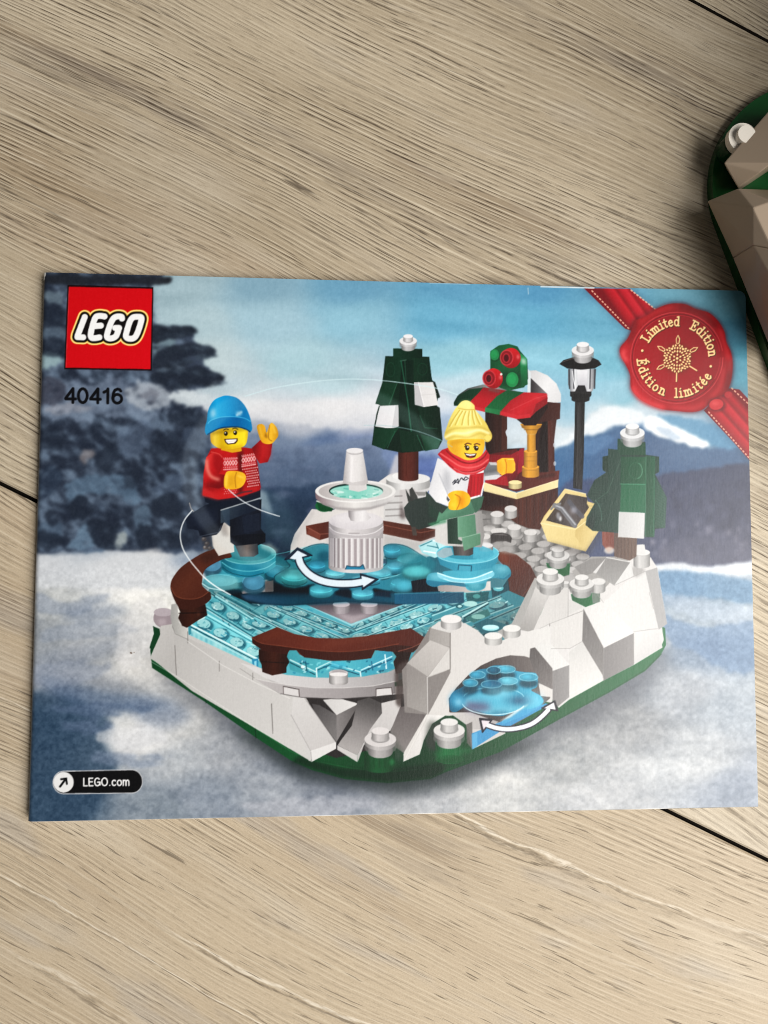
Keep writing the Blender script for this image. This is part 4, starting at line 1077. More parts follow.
    p([(360, 170), (392, 195), (398, 330), (365, 345), (360, 260)], [(30, 130, 76), (14, 80, 46)], g=[(0, 200), (0, 330)])
    p([(362, 195), (388, 200), (390, 230), (366, 225)], (190, 214, 200), a=.8, blur=.8)
    e(300, 300, 60, 40, (8, 44, 26), a=.7, blur=2)
    for x, y, r, c_ in [(228, 178, 24, (30, 122, 70)), (318, 306, 32, (30, 128, 72))]:
        e(x + 4, y + 6, r * 1.1, r * 1.25, mul(c_, .5))
        e(x, y, r, r * 1.2, c_)
        e(x - 2, y - 3, r * .65, r * .8, mul(c_, 1.15), a=.8)
    for x, y, rx, ry in [(312, 195, 50, 52), (222, 300, 48, 52)]:
        e(x, y, rx, ry, [(196, 26, 34), (140, 14, 22)], g=[(x, y - ry), (x, y + ry)])
        e(x - 22, y - 2, 32, 38, (128, 16, 26))
        arc(x - 22, y - 2, 32, 38, 0, 360, 1.2, (196, 60, 66), a=.8)
        e(x - 24, y, 16, 22, (74, 8, 16))
        arc(x - 24, y, 16, 22, 0, 360, 1.2, (170, 40, 48), a=.9)
        e(x + 36, y - 6, 7, 12, (226, 120, 120), a=.7, blur=.6)
    e(262, 278, 6, 6, (240, 244, 240), a=.9)
    p([(200, 345), (260, 362), (250, 375), (195, 362)], (110, 70, 66), a=.8, blur=.6)
    # crate
    part(16)
    view(500, 480, 5.486)
    p([(354, 48), (470, 76), (480, 120), (520, 128), (540, 282), (470, 392), (260, 336), (222, 236), (240, 200)], (206, 184, 122))
    p([(354, 48), (470, 78), (480, 118), (520, 130), (415, 268), (240, 225), (222, 236)], [(222, 202, 144), (206, 184, 124)], g=[(240, 100), (480, 200)])
    p([(360, 74), (478, 96), (476, 130), (488, 150), (412, 264), (252, 222)], [(40, 32, 30), (88, 80, 80), (48, 40, 38)], g=[(260, 200), (480, 110)])
    p([(360, 74), (380, 80), (300, 222), (252, 222)], (70, 58, 50), a=.8)
    l([(300, 140), (340, 160), (410, 250)], 5, (110, 110, 114))
    l([(300, 138), (340, 154), (412, 244)], 1.4, (170, 172, 178), a=.9)
    l([(380, 120), (410, 160), (450, 200)], 4.6, (82, 82, 90), a=.9)
    e(404, 166, 16, 18, (150, 150, 160), a=.8, blur=.8)
    e(330, 212, 7, 14, (236, 238, 240), a=.9, blur=.6)
    e(318, 196, 10, 20, (150, 152, 158), a=.8, blur=.6)
    l([(280, 160), (300, 136), (330, 130)], 2, (120, 120, 122))
    p([(222, 236), (240, 226), (414, 268), (410, 300), (470, 392), (260, 334)], [(222, 202, 142), (206, 184, 122)], g=[(230, 260), (460, 380)])
    p([(414, 268), (440, 240), (470, 230), (490, 270), (540, 282), (470, 392), (412, 310)], [(196, 172, 110), (216, 196, 136)], g=[(420, 300), (520, 320)])
    l([(222, 238), (414, 270), (470, 228)], .8, (240, 226, 176), a=.8)
    l([(360, 50), (470, 76)], .8, (240, 228, 180), a=.8)
    p([(260, 336), (470, 394), (540, 284), (552, 300), (480, 420), (300, 370)], (60, 54, 52), a=.5, blur=2)
    # lamp post
    part(15)
    view(450, 320, 5.12)
    p([(640, 420), (690, 420), (684, 700), (676, 870), (630, 860), (634, 700)], [(14, 14, 15), (44, 43, 44), (10, 10, 10)], g=[(636, 0), (690, 0)])
    l([(656, 440), (648, 850)], 1, (86, 86, 88), a=.5)
    e(668, 408, 46, 14, (18, 17, 17))
    p([(622, 380), (716, 380), (714, 412), (622, 412)], (20, 19, 19))
    p([(614, 366), (724, 366), (724, 386), (614, 386)], (28, 27, 27))
    e(668, 388, 54, 12, (16, 15, 15))
    p([(604, 250), (748, 250), (744, 330), (728, 366), (616, 366), (604, 330)], [(96, 98, 104), (214, 216, 220), (150, 152, 158), (206, 208, 212), (80, 82, 88)], g=[(604, 0), (748, 0)])
    for x in (610, 632, 718, 742):
        l([(x, 254), (x + (2 if x < 660 else -2), 350)], 1.4, (36, 36, 42), a=.8)
    p([(650, 256), (705, 256), (700, 340), (655, 340)], [(226, 226, 230), (190, 190, 196)], g=[(0, 256), (0, 340)], a=.9)
    p([(655, 335), (690, 335), (700, 366), (640, 366)], (24, 22, 24))
    l([(626, 262), (640, 350)], .8, (240, 242, 246), a=.9)
    p([(560, 226), (580, 206), (640, 188), (720, 188), (760, 206), (776, 228), (740, 248), (668, 254), (600, 248)], [(22, 19, 19), (10, 9, 9)], g=[(0, 188), (0, 250)])
    l([(572, 216), (640, 192), (720, 192)], .8, (90, 80, 76), a=.7)
    cap(680, 126, 56, (216, 215, 217))


def right_tree():
    part(12)
    view(530, 400, 5.12)
    p([(430, 680), (548, 690), (545, 800), (510, 822), (430, 800)], [(88, 68, 60), (104, 84, 74)], g=[(430, 0), (548, 0)])
    for k in range(12):
        l([(440 + k * 9, 700), (438 + k * 9, 810)], .7, (70, 52, 46) if k % 2 else (122, 102, 90), a=.4)
    p([(368, 672), (430, 672), (430, 760), (400, 780), (370, 740)], [(130, 72, 58), (110, 60, 50)], g=[(370, 0), (430, 0)])
    e(405, 770, 26, 18, (206, 196, 186), a=.8, blur=.6)
    D1, D2, D3 = (26, 62, 46), (22, 84, 54), (34, 58, 50)
    p([(448, 198), (590, 215), (590, 280), (660, 290), (660, 370), (640, 380), (700, 500), (690, 655), (640, 660), (632, 704), (590, 702), (450, 680), (320, 670), (284, 640), (290, 600), (330, 530), (290, 490), (330, 410), (390, 370), (370, 350), (372, 290), (400, 285), (400, 250), (448, 255)], D3)
    p([(448, 200), (590, 222), (592, 282), (448, 282)], [(30, 66, 50), (24, 70, 48)], g=[(448, 0), (590, 0)])
    p([(372, 292), (400, 285), (402, 365), (390, 370), (372, 360)], (20, 48, 36))
    p([(400, 250), (450, 256), (470, 300), (460, 680), (325, 668), (284, 640), (335, 520), (400, 420)], [(26, 52, 44), (38, 66, 56)], g=[(300, 0), (470, 0)])
    l([(470, 290), (398, 470), (330, 520)], .8, (70, 100, 84), a=.5)
    p([(466, 290), (592, 292), (592, 432), (462, 430)], [(22, 70, 48), (26, 84, 56)], g=[(466, 0), (592, 0)])
    arc(546, 362, 28, 40, -70, 80, 1, (110, 150, 128), a=.7)
    arc(540, 362, 32, 42, 0, 360, .7, (46, 100, 72), a=.6)
    p([(466, 430), (592, 430), (590, 578), (460, 575)], [(24, 92, 62), (30, 98, 68)], g=[(466, 0), (592, 0)])
    l([(462, 430), (592, 432)], .9, (90, 150, 120), a=.6)
    p([(592, 285), (640, 290), (640, 420), (636, 700), (590, 700)], [(24, 72, 50), (30, 84, 60)], g=[(592, 0), (640, 0)])
    l([(593, 290), (591, 700)], .8, (80, 130, 106), a=.6)
    l([(636, 400), (634, 700)], .7, (80, 130, 106), a=.5)
    p([(640, 292), (660, 294), (660, 366), (640, 370)], (24, 62, 46))
    p([(640, 390), (700, 500), (692, 655), (638, 655)], [(34, 74, 58), (52, 84, 74)], g=[(640, 0), (700, 0)])
    for k in range(16):
        y = 420 + k * 14
        l([(645, y), (690, y + 26)], .6, (80, 120, 100), a=.25)
        l([(300 + (k % 4) * 6, 430 + k * 14), (380, 440 + k * 13)], .6, (64, 92, 80), a=.3)
    p([(284, 640), (345, 530), (370, 530), (340, 600), (320, 668)], [(20, 42, 36), (40, 66, 58)], g=[(290, 600), (360, 560)])
    arc(300, 600, 66, 100, -60, 10, .8, (96, 124, 112), a=.6)
    p([(456, 572), (588, 578), (584, 710), (452, 702)], [(190, 190, 190), (208, 208, 208)], g=[(456, 0), (588, 0)])
    l([(456, 574), (452, 702)], .8, (228, 228, 228), a=.6)
    cap(524, 136, 62, (212, 213, 215))


def fountain():
    part(13)
    view(290, 480, 6.98)
    cyl(460, 290, 610, 190, 40, (198, 194, 196), dark=.7)
    e(460, 285, 190, 62, (206, 202, 206))
    e(462, 270, 150, 40, (220, 217, 220), a=.7, blur=2)
    p([(272, 300), (300, 350), (380, 374), (480, 380), (560, 370), (640, 330), (650, 300), (655, 350), (620, 390), (500, 404), (400, 404), (300, 380), (275, 350)], (176, 171, 174), a=.8)
    l([(276, 330), (330, 366), (460, 384), (580, 370), (650, 326)], .8, (230, 228, 230), a=.8, sm=True)
    p([(408, 376), (486, 376), (486, 368), (408, 368)], (136, 130, 132), a=.6)
    # fluted drum
    n = 13
    for k in range(n):
        t0 = math.pi * (k + .08) / n
        x0 = 465 - 180 * math.cos(t0)
        x1 = 465 - 180 * math.cos(math.pi * (k + .52) / n)
        yb = 600 + 20 * math.sin(t0)
        sh = .55 + .35 * math.sin(t0)
        p([(x0, 400 + 12 * math.sin(t0)), (x1, 400 + 12 * math.sin(t0)), (x1, yb), (x0, yb)], mul((150, 140, 144), sh + .1), a=.85)
        xc = x1 + (x1 - x0) * .45
        l([(xc, 410), (xc, yb - 4)], 1.4, (234, 232, 234), a=.8 * sh)
    p([(275, 300), (310, 300), (310, 600), (280, 590)], (110, 104, 116), a=.4, blur=2.5)
    p([(386, 626), (396, 596), (420, 604), (490, 606), (510, 588), (524, 626)], (38, 122, 156))
    l([(386, 622), (397, 598), (420, 604), (490, 606), (510, 590), (522, 622)], 1, (20, 50, 70), a=.8)
    # neck and bowl
    p([(405, 200), (530, 200), (540, 236), (566, 262), (540, 284), (470, 292), (424, 284), (410, 256)], [(120, 115, 118), (214, 211, 213), (226, 224, 226), (196, 193, 195)], g=[(405, 0), (560, 0)])
    p([(176, 80), (180, 130), (230, 172), (330, 206), (450, 216), (560, 206), (660, 176), (725, 130), (738, 80)], [(120, 100, 106), (186, 182, 182), (222, 220, 218), (190, 188, 188), (204, 202, 202)], g=[(176, 0), (738, 0)])
    p([(200, 150), (240, 176), (330, 206), (450, 216), (560, 206), (660, 176), (715, 140), (660, 164), (560, 190), (450, 198), (330, 190), (250, 166)], (128, 122, 124), a=.6, blur=.6)
    e(457, 78, 281, 78, (222, 221, 220))
    e(457, 80, 258, 68, [(172, 166, 166), (212, 210, 209), (196, 195, 194)], g=[(200, 0), (715, 0)])
    arc(457, 78, 280, 77, 60, 120, .9, (238, 237, 236), a=.6)
    e(462, 78, 188, 52, (24, 66, 60))
    e(462, 84, 186, 48, [(150, 206, 194), (120, 196, 180), (170, 214, 204)], g=[(276, 0), (648, 0)])
    rnd = random.Random(2)
    for k in range(34):
        t = rnd.uniform(0, math.tau)
        r = rnd.uniform(.55, .96)
        x, y = 462 + 180 * r * math.cos(t), 88 + 42 * r * math.sin(t)
        if y > 58:
            l([(x, y), (x + rnd.uniform(-40, 40), y + rnd.uniform(-8, 8))], rnd.uniform(.6, 1.8), rnd.choice([(222, 240, 236), (84, 164, 150), (196, 226, 220), (110, 190, 176)]), a=.7)
    arc(462, 76, 186, 50, 150, 260, 1.1, (20, 44, 40))
    arc(462, 76, 186, 50, 290, 350, .8, (40, 70, 64), a=.8)
    # spire
    view(290, 320, 5.12)
    p([(300, 840), (392, 838), (394, 868), (350, 880), (302, 870)], (206, 203, 203))
    p([(288, 676), (374, 676), (400, 834), (380, 846), (320, 848), (270, 836)], [(160, 155, 156), (224, 221, 222), (214, 212, 212), (176, 172, 173)], g=[(270, 0), (400, 0)])
    p([(270, 836), (320, 848), (380, 846), (400, 834), (398, 820), (320, 832), (272, 822)], (182, 178, 178), a=.6)
    e(331, 676, 43, 17, (206, 204, 205))
    e(331, 668, 43, 13, (222, 220, 222))
    arc(331, 672, 43, 15, 10, 170, .7, (150, 146, 148), a=.7)
    l([(318, 700), (312, 820)], 1.4, (240, 239, 240), a=.5, blur=.6)


def skater_red():
    part(9)
    view(160, 380, 5.12)
    NV = (17, 24, 38)
    # ghost of the turning legs
    view(160, 380, 5.12)
    part(0)
    p([(510, 560), (545, 575), (580, 690), (470, 640)], (170, 186, 196), a=.75, blur=1.5)
    p([(510, 555), (640, 600), (690, 720), (680, 860), (540, 780), (520, 660)], (60, 90, 104), a=.35, blur=3)
    part(17)
    p([(260, 760), (330, 730), (370, 760), (380, 880), (300, 900), (270, 850)], (206, 202, 196))
    p([(300, 745), (340, 730), (350, 800), (320, 800)], (150, 144, 140), a=.8, blur=1)
    part(9)
    for x, y in ((225, 815), (240, 838), (232, 858), (255, 862)):
        e(x, y, 13, 11, (96, 92, 92))
        e(x - 3, y - 4, 6, 5, (186, 182, 180), a=.8)
    p([(205, 790), (265, 800), (270, 870), (245, 875), (215, 840)], (44, 42, 46), a=.55, blur=1)
    # lifted leg
    p([(130, 712), (150, 690), (230, 640), (300, 620), (330, 720), (310, 770), (290, 792), (225, 805), (205, 800), (195, 770), (140, 760)], [(20, 28, 44), (10, 14, 24)], g=[(150, 700), (320, 760)])
    p([(150, 700), (300, 640), (310, 720), (200, 770)], (26, 34, 52), a=.6, blur=2)
    l([(206, 800), (300, 780), (314, 745)], 1, (70, 78, 92), a=.6)
    # standing leg
    p([(355, 640), (520, 610), (515, 760), (540, 790), (540, 830), (480, 855), (400, 860), (360, 830)], [(14, 18, 28), (20, 27, 42), (12, 16, 26)], g=[(355, 0), (540, 0)])
    p([(420, 700), (510, 680), (512, 770), (430, 785)], (24, 32, 48), a=.8)
    p([(360, 800), (430, 790), (540, 785), (540, 830), (480, 855), (400, 862)], (9, 12, 20), a=.7)
    p([(385, 850), (500, 838), (505, 890), (480, 905), (410, 905)], [(50, 56, 62), (104, 94, 90), (40, 48, 56)], g=[(385, 0), (505, 0)])
    # hips
    p([(225, 598), (515, 560), (515, 600), (400, 640), (318, 664), (232, 625)], NV)
    p([(310, 665), (420, 630), (510, 605), (510, 660), (400, 700), (310, 735)], [(58, 74, 88), (22, 32, 48)], g=[(320, 680), (420, 720)], a=.8)
    l([(312, 666), (410, 636), (510, 606)], 1.1, (176, 182, 184), a=.85)
    # torso
    RD = (176, 22, 26)
    p([(262, 350), (330, 345), (430, 345), (480, 352), (500, 430), (516, 548), (510, 565), (420, 595), (300, 612), (218, 590), (222, 480), (236, 400)], [(158, 20, 24), (186, 24, 26), (170, 18, 22), (132, 12, 18)], g=[(218, 0), (516, 0)])
    p([(218, 545), (290, 600), (300, 614), (216, 592)], (206, 60, 58), a=.6, blur=1)
    p([(222, 565), (300, 580), (420, 560), (512, 540), (512, 562), (420, 595), (300, 613), (218, 592)], (190, 32, 34), a=.7, blur=.8)
    p([(402, 380), (420, 380), (424, 580), (398, 585)], (58, 10, 14), a=.7, blur=1)
    p([(395, 360), (428, 356), (428, 420), (396, 425)], (78, 14, 14), a=.6, blur=.8)
    l([(380, 590), (420, 575), (470, 568)], 1.6, (60, 44, 52), a=.7)
    rnd = random.Random(4)
    PK = (238, 186, 184)
    for r in range(8):
        for c in range(9):
            x = 424 + c * 10.5 + (r % 2) * 5
            y = 458 + r * 13 - c * 1.6
            if x < 432 + 6 * r * .4 and 470 < y < 560:
                continue
            if x < 500 + r * 1.6:
                e(x, y, 3.6, 3.6, PK, a=.85)
    for r in range(3):
        for c in range(6):
            e(330 + c * 11 + (r % 2) * 5, 560 + r * 11 - c * 1.5, 3, 3, PK, a=.6)
    for x0, y0, x1, y1, sl_ in [(326, 402, 396, 465, -.05), (420, 388, 490, 448, -.16)]:
        p([(x0, y0), (x1, y0 + sl_ * 70), (x1, y1 + sl_ * 70), (x0, y1)], (196, 70, 76), a=.6)
        for k in range(5):
            xx = x0 + 6 + k * 14
            yy = y0 + 24 + sl_ * (xx - x0)
            l([(xx - 7, yy), (xx, yy - 12), (xx + 7, yy), (xx, yy + 12), (xx - 7, yy)], .9, PK, a=.9)
        for k in range(8):
            xx = x0 + k * 9.5
            for dy in (-2, 46, 56):
                e(xx, y0 + dy + sl_ * (xx - x0), 2.6, 2.6, PK, a=.9)
        l([(x0, y1 - 6), (x1, y1 - 6 + sl_ * 70)], .8, PK, a=.8)
        l([(x0, y0 + 4), (x1, y0 + 4 + sl_ * 70)], .8, PK, a=.7)
    # raised arm and hand
    p([(470, 348), (500, 320), (520, 300), (575, 325), (568, 380), (552, 420), (510, 428), (492, 400)], [(122, 12, 18), (172, 24, 28), (120, 12, 18)], g=[(480, 360), (575, 380)])
    p([(508, 318), (570, 330), (560, 410), (530, 400)], (186, 36, 38), a=.5, blur=1.5)
    YL = (232, 176, 34)
    p([(496, 240), (515, 225), (536, 235), (546, 270), (560, 230), (575, 220), (598, 245), (606, 282), (590, 308), (570, 326), (536, 326), (514, 305)], [(196, 140, 22), (226, 164, 30), (236, 180, 44), (196, 136, 22)], g=[(496, 0), (606, 0)], sm=True)
    p([(540, 262), (552, 290), (548, 300), (534, 290)], (140, 92, 14), a=.8, blur=.6)
    l([(560, 232), (556, 296), (572, 312)], 1, (160, 106, 18), a=.8, sm=True)
    l([(578, 232), (590, 270)], 1.6, (248, 210, 90), a=.6, blur=.6)
    l([(508, 236), (522, 290)], 1.6, (246, 200, 80), a=.5, blur=.6)
    # near arm and hand
    p([(236, 395), (268, 372), (320, 385), (318, 440), (300, 480), (340, 486), (342, 540), (300, 556), (238, 545), (222, 500)], [(206, 50, 48), (178, 22, 26), (120, 12, 16)], g=[(225, 420), (330, 500)])
    p([(270, 375), (320, 386), (325, 450), (300, 480), (272, 440)], (146, 14, 20), a=.8, blur=1)
    l([(238, 412), (244, 460), (262, 494), (300, 510)], 2.6, (240, 160, 140), a=.85, blur=.8, sm=True)
    l([(262, 368), (300, 378), (318, 396)], 1, (214, 84, 76), a=.7, sm=True)
    p([(240, 520), (330, 535), (330, 556), (260, 560), (232, 548)], (110, 10, 16), a=.6, blur=1.5)
    p([(335, 480), (350, 466), (395, 466), (430, 478), (440, 500), (432, 530), (410, 552), (370, 560), (332, 552), (328, 510)], [(240, 190, 40), (228, 166, 30), (238, 182, 42)], g=[(328, 500), (440, 520)], sm=True)
    l([(392, 474), (384, 500), (388, 550)], 1.1, (168, 112, 16), a=.8, sm=True)
    p([(352, 490), (378, 488), (376, 540), (350, 545)], (206, 146, 26), a=.7, blur=1)
    l([(342, 484), (338, 540)], 1.4, (252, 220, 110), a=.6, blur=.6)
    l([(400, 490), (426, 500)], 1.4, (252, 220, 110), a=.6, blur=.6)
    # neck and head
    p([(315, 340), (415, 340), (418, 364), (370, 372), (312, 358)], (216, 160, 24))
    head = [(258, 270), (264, 255), (440, 240), (450, 262), (446, 310), (430, 338), (390, 350), (350, 354), (300, 348), (266, 325), (258, 300)]
    p(head, [(0, (206, 158, 40)), (.12, (232, 200, 66)), (.3, (206, 166, 14)), (.6, (238, 206, 24)), (.9, (246, 222, 40)), (1, (216, 180, 24))], g=[(258, 0), (450, 0)], sm=True)
    p([(300, 335), (360, 345), (430, 330), (420, 346), (360, 356), (310, 350)], (190, 136, 10), a=.6, blur=1)
    p([(262, 262), (440, 245), (440, 258), (350, 268), (266, 280)], (130, 96, 8), a=.55, blur=1)
    for x, y in ((337, 274), (385, 270)):
        e(x, y, 10, 12, (30, 20, 8))
        e(x - 3, y - 4, 3, 3.4, (255, 250, 230))
    l([(326, 256), (338, 251), (350, 254)], 1, (60, 40, 10), a=.9, sm=True)
    l([(372, 250), (385, 247), (398, 252)], 1, (60, 40, 10), a=.9, sm=True)
    p([(328, 302), (398, 298), (398, 312), (386, 326), (346, 330), (334, 320)], (56, 26, 16))
    p([(335, 306), (392, 303), (390, 312), (378, 322), (350, 325), (340, 318)], (250, 246, 242))
    l([(340, 316), (390, 311)], .5, (170, 150, 140), a=.6)
    # beanie
    BL = (4, 136, 200)
    p([(240, 205), (248, 150), (275, 105), (315, 84), (350, 80), (395, 92), (430, 125), (452, 165), (466, 210), (472, 250), (460, 266), (440, 252), (400, 240), (350, 240), (300, 248), (262, 266), (242, 282), (230, 265), (232, 235)], [(6, 116, 172), (18, 158, 218), (2, 132, 198), (2, 104, 166), (10, 128, 186)], g=[(232, 0), (472, 0)], sm=True)
    p([(232, 240), (260, 208), (310, 192), (370, 188), (430, 196), (466, 215), (472, 250), (460, 264), (440, 250), (400, 240), (350, 240), (300, 248), (262, 266), (242, 280), (230, 265)], [(10, 126, 186), (2, 108, 176), (2, 92, 152), (10, 118, 176)], g=[(232, 0), (472, 0)], a=.9)
    l([(246, 222), (262, 206), (310, 190), (370, 187), (430, 195), (462, 212)], .9, (70, 180, 226), a=.7, sm=True)
    l([(244, 278), (300, 249), (350, 241), (400, 241), (440, 252), (460, 265)], 1.4, (2, 54, 92), a=.9, sm=True)
    e(272, 170, 10, 24, (190, 228, 244), a=.85, blur=1.4)
    e(404, 172, 14, 10, (210, 236, 246), a=.85, blur=1)
    e(394, 180, 5, 4, (255, 255, 255), a=.9, blur=.5)
    e(416, 164, 5, 5, (240, 250, 252), a=.8, blur=.5)
    # faint glassy sweep and motion trail lines
    view(0, 0, 1)
    part(0)
    outer = ellpts(318, 480, 138, 102, 8, 0, 360, 60)
    inner = ellpts(322, 484, 126, 88, 8, 0, 360, 60)
    ring = [tuple(q) for q in outer] + [tuple(outer[0])] + [tuple(inner[0])] + [tuple(q) for q in inner[::-1]]
    p(ring, (214, 228, 234), a=.15, blur=1.5, mark=False)
    view(160, 380, 5.12)
    part(0)
    l([(164, 668), (128, 712), (108, 760), (104, 810), (118, 866), (150, 920), (190, 970), (232, 1016), (290, 1060), (360, 1100)], 1.2, (232, 238, 240), a=.85, sm=True, mark=False)
    l([(350, 560), (390, 595), (440, 630), (500, 660), (560, 682), (612, 698)], 1.0, (226, 232, 236), a=.85, sm=True, mark=False)
    l([(150, 630), (160, 660), (172, 672)], .9, (200, 190, 180), a=.6, sm=True, mark=False)


def skater_scarf():
    part(10)
    view(420, 395, 6.827)
    GD, GL = (44, 62, 54), (92, 138, 112)
    part(17)
    p([(110, 850), (420, 790), (440, 960), (420, 1040), (180, 1030), (100, 1000)], [(204, 202, 200), (176, 174, 172), (140, 138, 137)], g=[(160, 0), (430, 0)])
    part(10)
    # lifted leg (dark) and hips
    p([(-110, 770), (-70, 720), (60, 690), (130, 740), (150, 820), (130, 870), (60, 900), (-10, 920), (-60, 900), (-100, 830)], [(50, 58, 56), (38, 50, 46)], g=[(-100, 760), (120, 860)])
    p([(-82, 730), (-100, 640), (-70, 690), (-40, 720)], (54, 56, 54))
    p([(-60, 900), (-30, 900), (-20, 960), (-50, 960)], (70, 62, 58))
    p([(60, 690), (150, 760), (150, 810), (120, 860), (60, 830)], (40, 62, 52), a=.8, blur=1)
    p([(185, 850), (258, 835), (260, 985), (290, 1000), (285, 1020), (190, 1015)], [(34, 52, 44), (44, 66, 56)], g=[(185, 0), (260, 0)])
    p([(255, 835), (375, 815), (385, 960), (412, 955), (412, 1020), (300, 1062), (288, 1000), (285, 970), (258, 970)], [(104, 150, 124), (86, 132, 106), (78, 118, 96)], g=[(255, 0), (412, 0)])
    p([(285, 975), (410, 942), (412, 1020), (300, 1064)], [(100, 146, 120), (84, 126, 102)], g=[(285, 0), (412, 0)])
    l([(288, 975), (410, 943)], .8, (150, 186, 164), a=.7)
    l([(258, 840), (262, 972)], .8, (130, 170, 148), a=.5)
    p([(150, 770), (400, 690), (405, 740), (385, 790), (360, 812), (200, 845), (110, 870), (130, 800)], [(66, 106, 84), (92, 140, 114), (74, 116, 94)], g=[(150, 760), (200, 850)])
    p([(50, 880), (120, 860), (180, 850), (180, 872), (80, 895)], (60, 130, 92), a=.7, blur=.6)
    p([(340, 712), (410, 700), (405, 745), (385, 760)], (60, 96, 78), a=.8)
    p([(40, 655), (120, 735), (190, 765), (150, 810), (40, 730)], (46, 60, 54))
    p([(340, 712), (436, 690), (418, 770), (378, 806)], (60, 96, 78))
    # torso, white jumper
    p([(120, 430), (180, 460), (330, 520), (430, 470), (440, 600), (420, 690), (330, 718), (190, 760), (110, 730), (60, 670), (62, 640), (95, 520)], [(206, 206, 210), (226, 226, 230), (212, 212, 216), (236, 236, 238)], g=[(60, 0), (440, 0)])
    p([(170, 490), (205, 540), (210, 640), (195, 690), (150, 600)], (160, 162, 168), a=.7, blur=2)
    p([(60, 640), (130, 560), (190, 690), (185, 750), (110, 730), (62, 672)], [(214, 214, 218), (232, 232, 234)], g=[(70, 650), (180, 700)])
    l([(130, 540), (175, 640), (192, 690)], 1, (176, 178, 184), a=.8, sm=True)
    l([(330, 712), (420, 678)], 1.2, (244, 244, 246), a=.8)
    # squiggle print on the jumper
    for q in [[(222, 600), (240, 580), (236, 604), (258, 574), (262, 598), (282, 566), (296, 580), (310, 560), (330, 570)], [(226, 610), (246, 596), (262, 604)], [(286, 572), (304, 582), (322, 576)]]:
        l(q, .9, (40, 42, 52), sm=True)
    # far arm
    p([(430, 480), (470, 455), (530, 470), (550, 540), (520, 570), (440, 580)], [(120, 124, 128), (96, 98, 102), (200, 200, 204)], g=[(450, 470), (470, 580)])
    p([(440, 556), (520, 545), (560, 550), (520, 576), (444, 582)], (206, 206, 210))
    p([(470, 460), (520, 458), (530, 480), (480, 478)], (206, 206, 208), a=.8)
    # far hand
    p([(524, 450), (560, 430), (636, 430), (650, 470), (650, 515), (630, 535), (590, 535), (560, 550), (528, 520)], [(236, 166, 30), (250, 190, 50), (240, 168, 30), (250, 186, 50)], g=[(524, 0), (650, 0)])
    l([(580, 440), (590, 480), (586, 532)], 1.2, (190, 110, 10), a=.8, sm=True)
    p([(528, 470), (560, 460), (572, 500), (560, 540), (530, 520)], (226, 150, 22), a=.6, blur=1)
    l([(600, 440), (638, 440)], 1, (255, 226, 120), a=.7)
    # scarf
    SC = (196, 34, 44)
    p([(340, 545), (435, 530), (432, 600), (412, 680), (325, 705), (322, 650)], [(150, 22, 32), (190, 30, 42), (160, 24, 34)], g=[(322, 0), (435, 0)])
    for k in range(4):
        l([(352 + k * 22, 560), (344 + k * 22, 690)], .9, (120, 14, 24), a=.5)
    p([(120, 405), (150, 375), (190, 360), (250, 400), (310, 440), (370, 440), (430, 400), (450, 372), (475, 410), (470, 460), (440, 510), (380, 540), (310, 546), (250, 530), (200, 490), (150, 440)], [(170, 26, 36), (206, 44, 52), (214, 60, 66), (176, 28, 38)], g=[(140, 380), (460, 500)])
    l([(140, 400), (200, 440), (270, 485), (340, 496), (410, 480), (465, 440)], 1.6, (232, 104, 104), a=.8, sm=True)
    l([(180, 380), (230, 425), (300, 462), (370, 462), (430, 430), (458, 390)], 1.6, (124, 14, 24), a=.8, sm=True)
    l([(190, 470), (250, 512), (320, 526), (400, 510), (455, 470)], 1.3, (134, 16, 28), a=.7, sm=True)
    l([(230, 500), (300, 530), (380, 525), (440, 495)], 1, (236, 130, 128), a=.6, sm=True)
    # head
    p([(190, 310), (240, 296), (420, 300), (440, 320), (436, 370), (420, 410), (380, 436), (320, 445), (260, 420), (210, 390), (188, 350)], [(232, 186, 50), (222, 166, 40), (246, 204, 60), (244, 200, 50), (226, 172, 40)], g=[(188, 0), (440, 0)], sm=True)
    p([(192, 330), (230, 320), (250, 400), (210, 388)], (210, 146, 30), a=.6, blur=1.6)
    p([(200, 316), (300, 305), (430, 312), (430, 326), (300, 326), (210, 340)], (190, 134, 24), a=.5, blur=1)
    for x, y in ((322, 362), (384, 364)):
        e(x, y, 15, 17, (36, 22, 10))
        e(x + 4, y - 6, 5, 5, (255, 250, 235))
        l([(x - 18, y - 8), (x - 8, y - 20)], .8, (40, 24, 10))
    l([(306, 338), (324, 330), (348, 336)], 1.2, (110, 60, 20), sm=True)
    l([(370, 338), (388, 332), (408, 340)], 1.2, (110, 60, 20), sm=True)
    p([(300, 394), (340, 402), (388, 398), (376, 424), (345, 434), (316, 424)], (54, 16, 14))
    p([(308, 400), (340, 406), (380, 402), (372, 412), (340, 416), (316, 410)], (252, 248, 244))
    e(346, 424, 14, 6, (180, 50, 50), a=.8)
    # knitted hat
    HT = (236, 216, 112)
    p([(165, 280), (175, 240), (200, 170), (230, 110), (260, 70), (290, 42), (330, 40), (370, 70), (376, 100), (410, 140), (450, 190), (470, 230), (490, 270), (488, 300), (466, 322), (440, 316), (430, 300), (380, 300), (280, 300), (200, 310), (176, 305)], [(206, 184, 84), (238, 220, 118), (246, 230, 138), (226, 204, 100), (214, 190, 88)], g=[(170, 0), (490, 0)], sm=True)
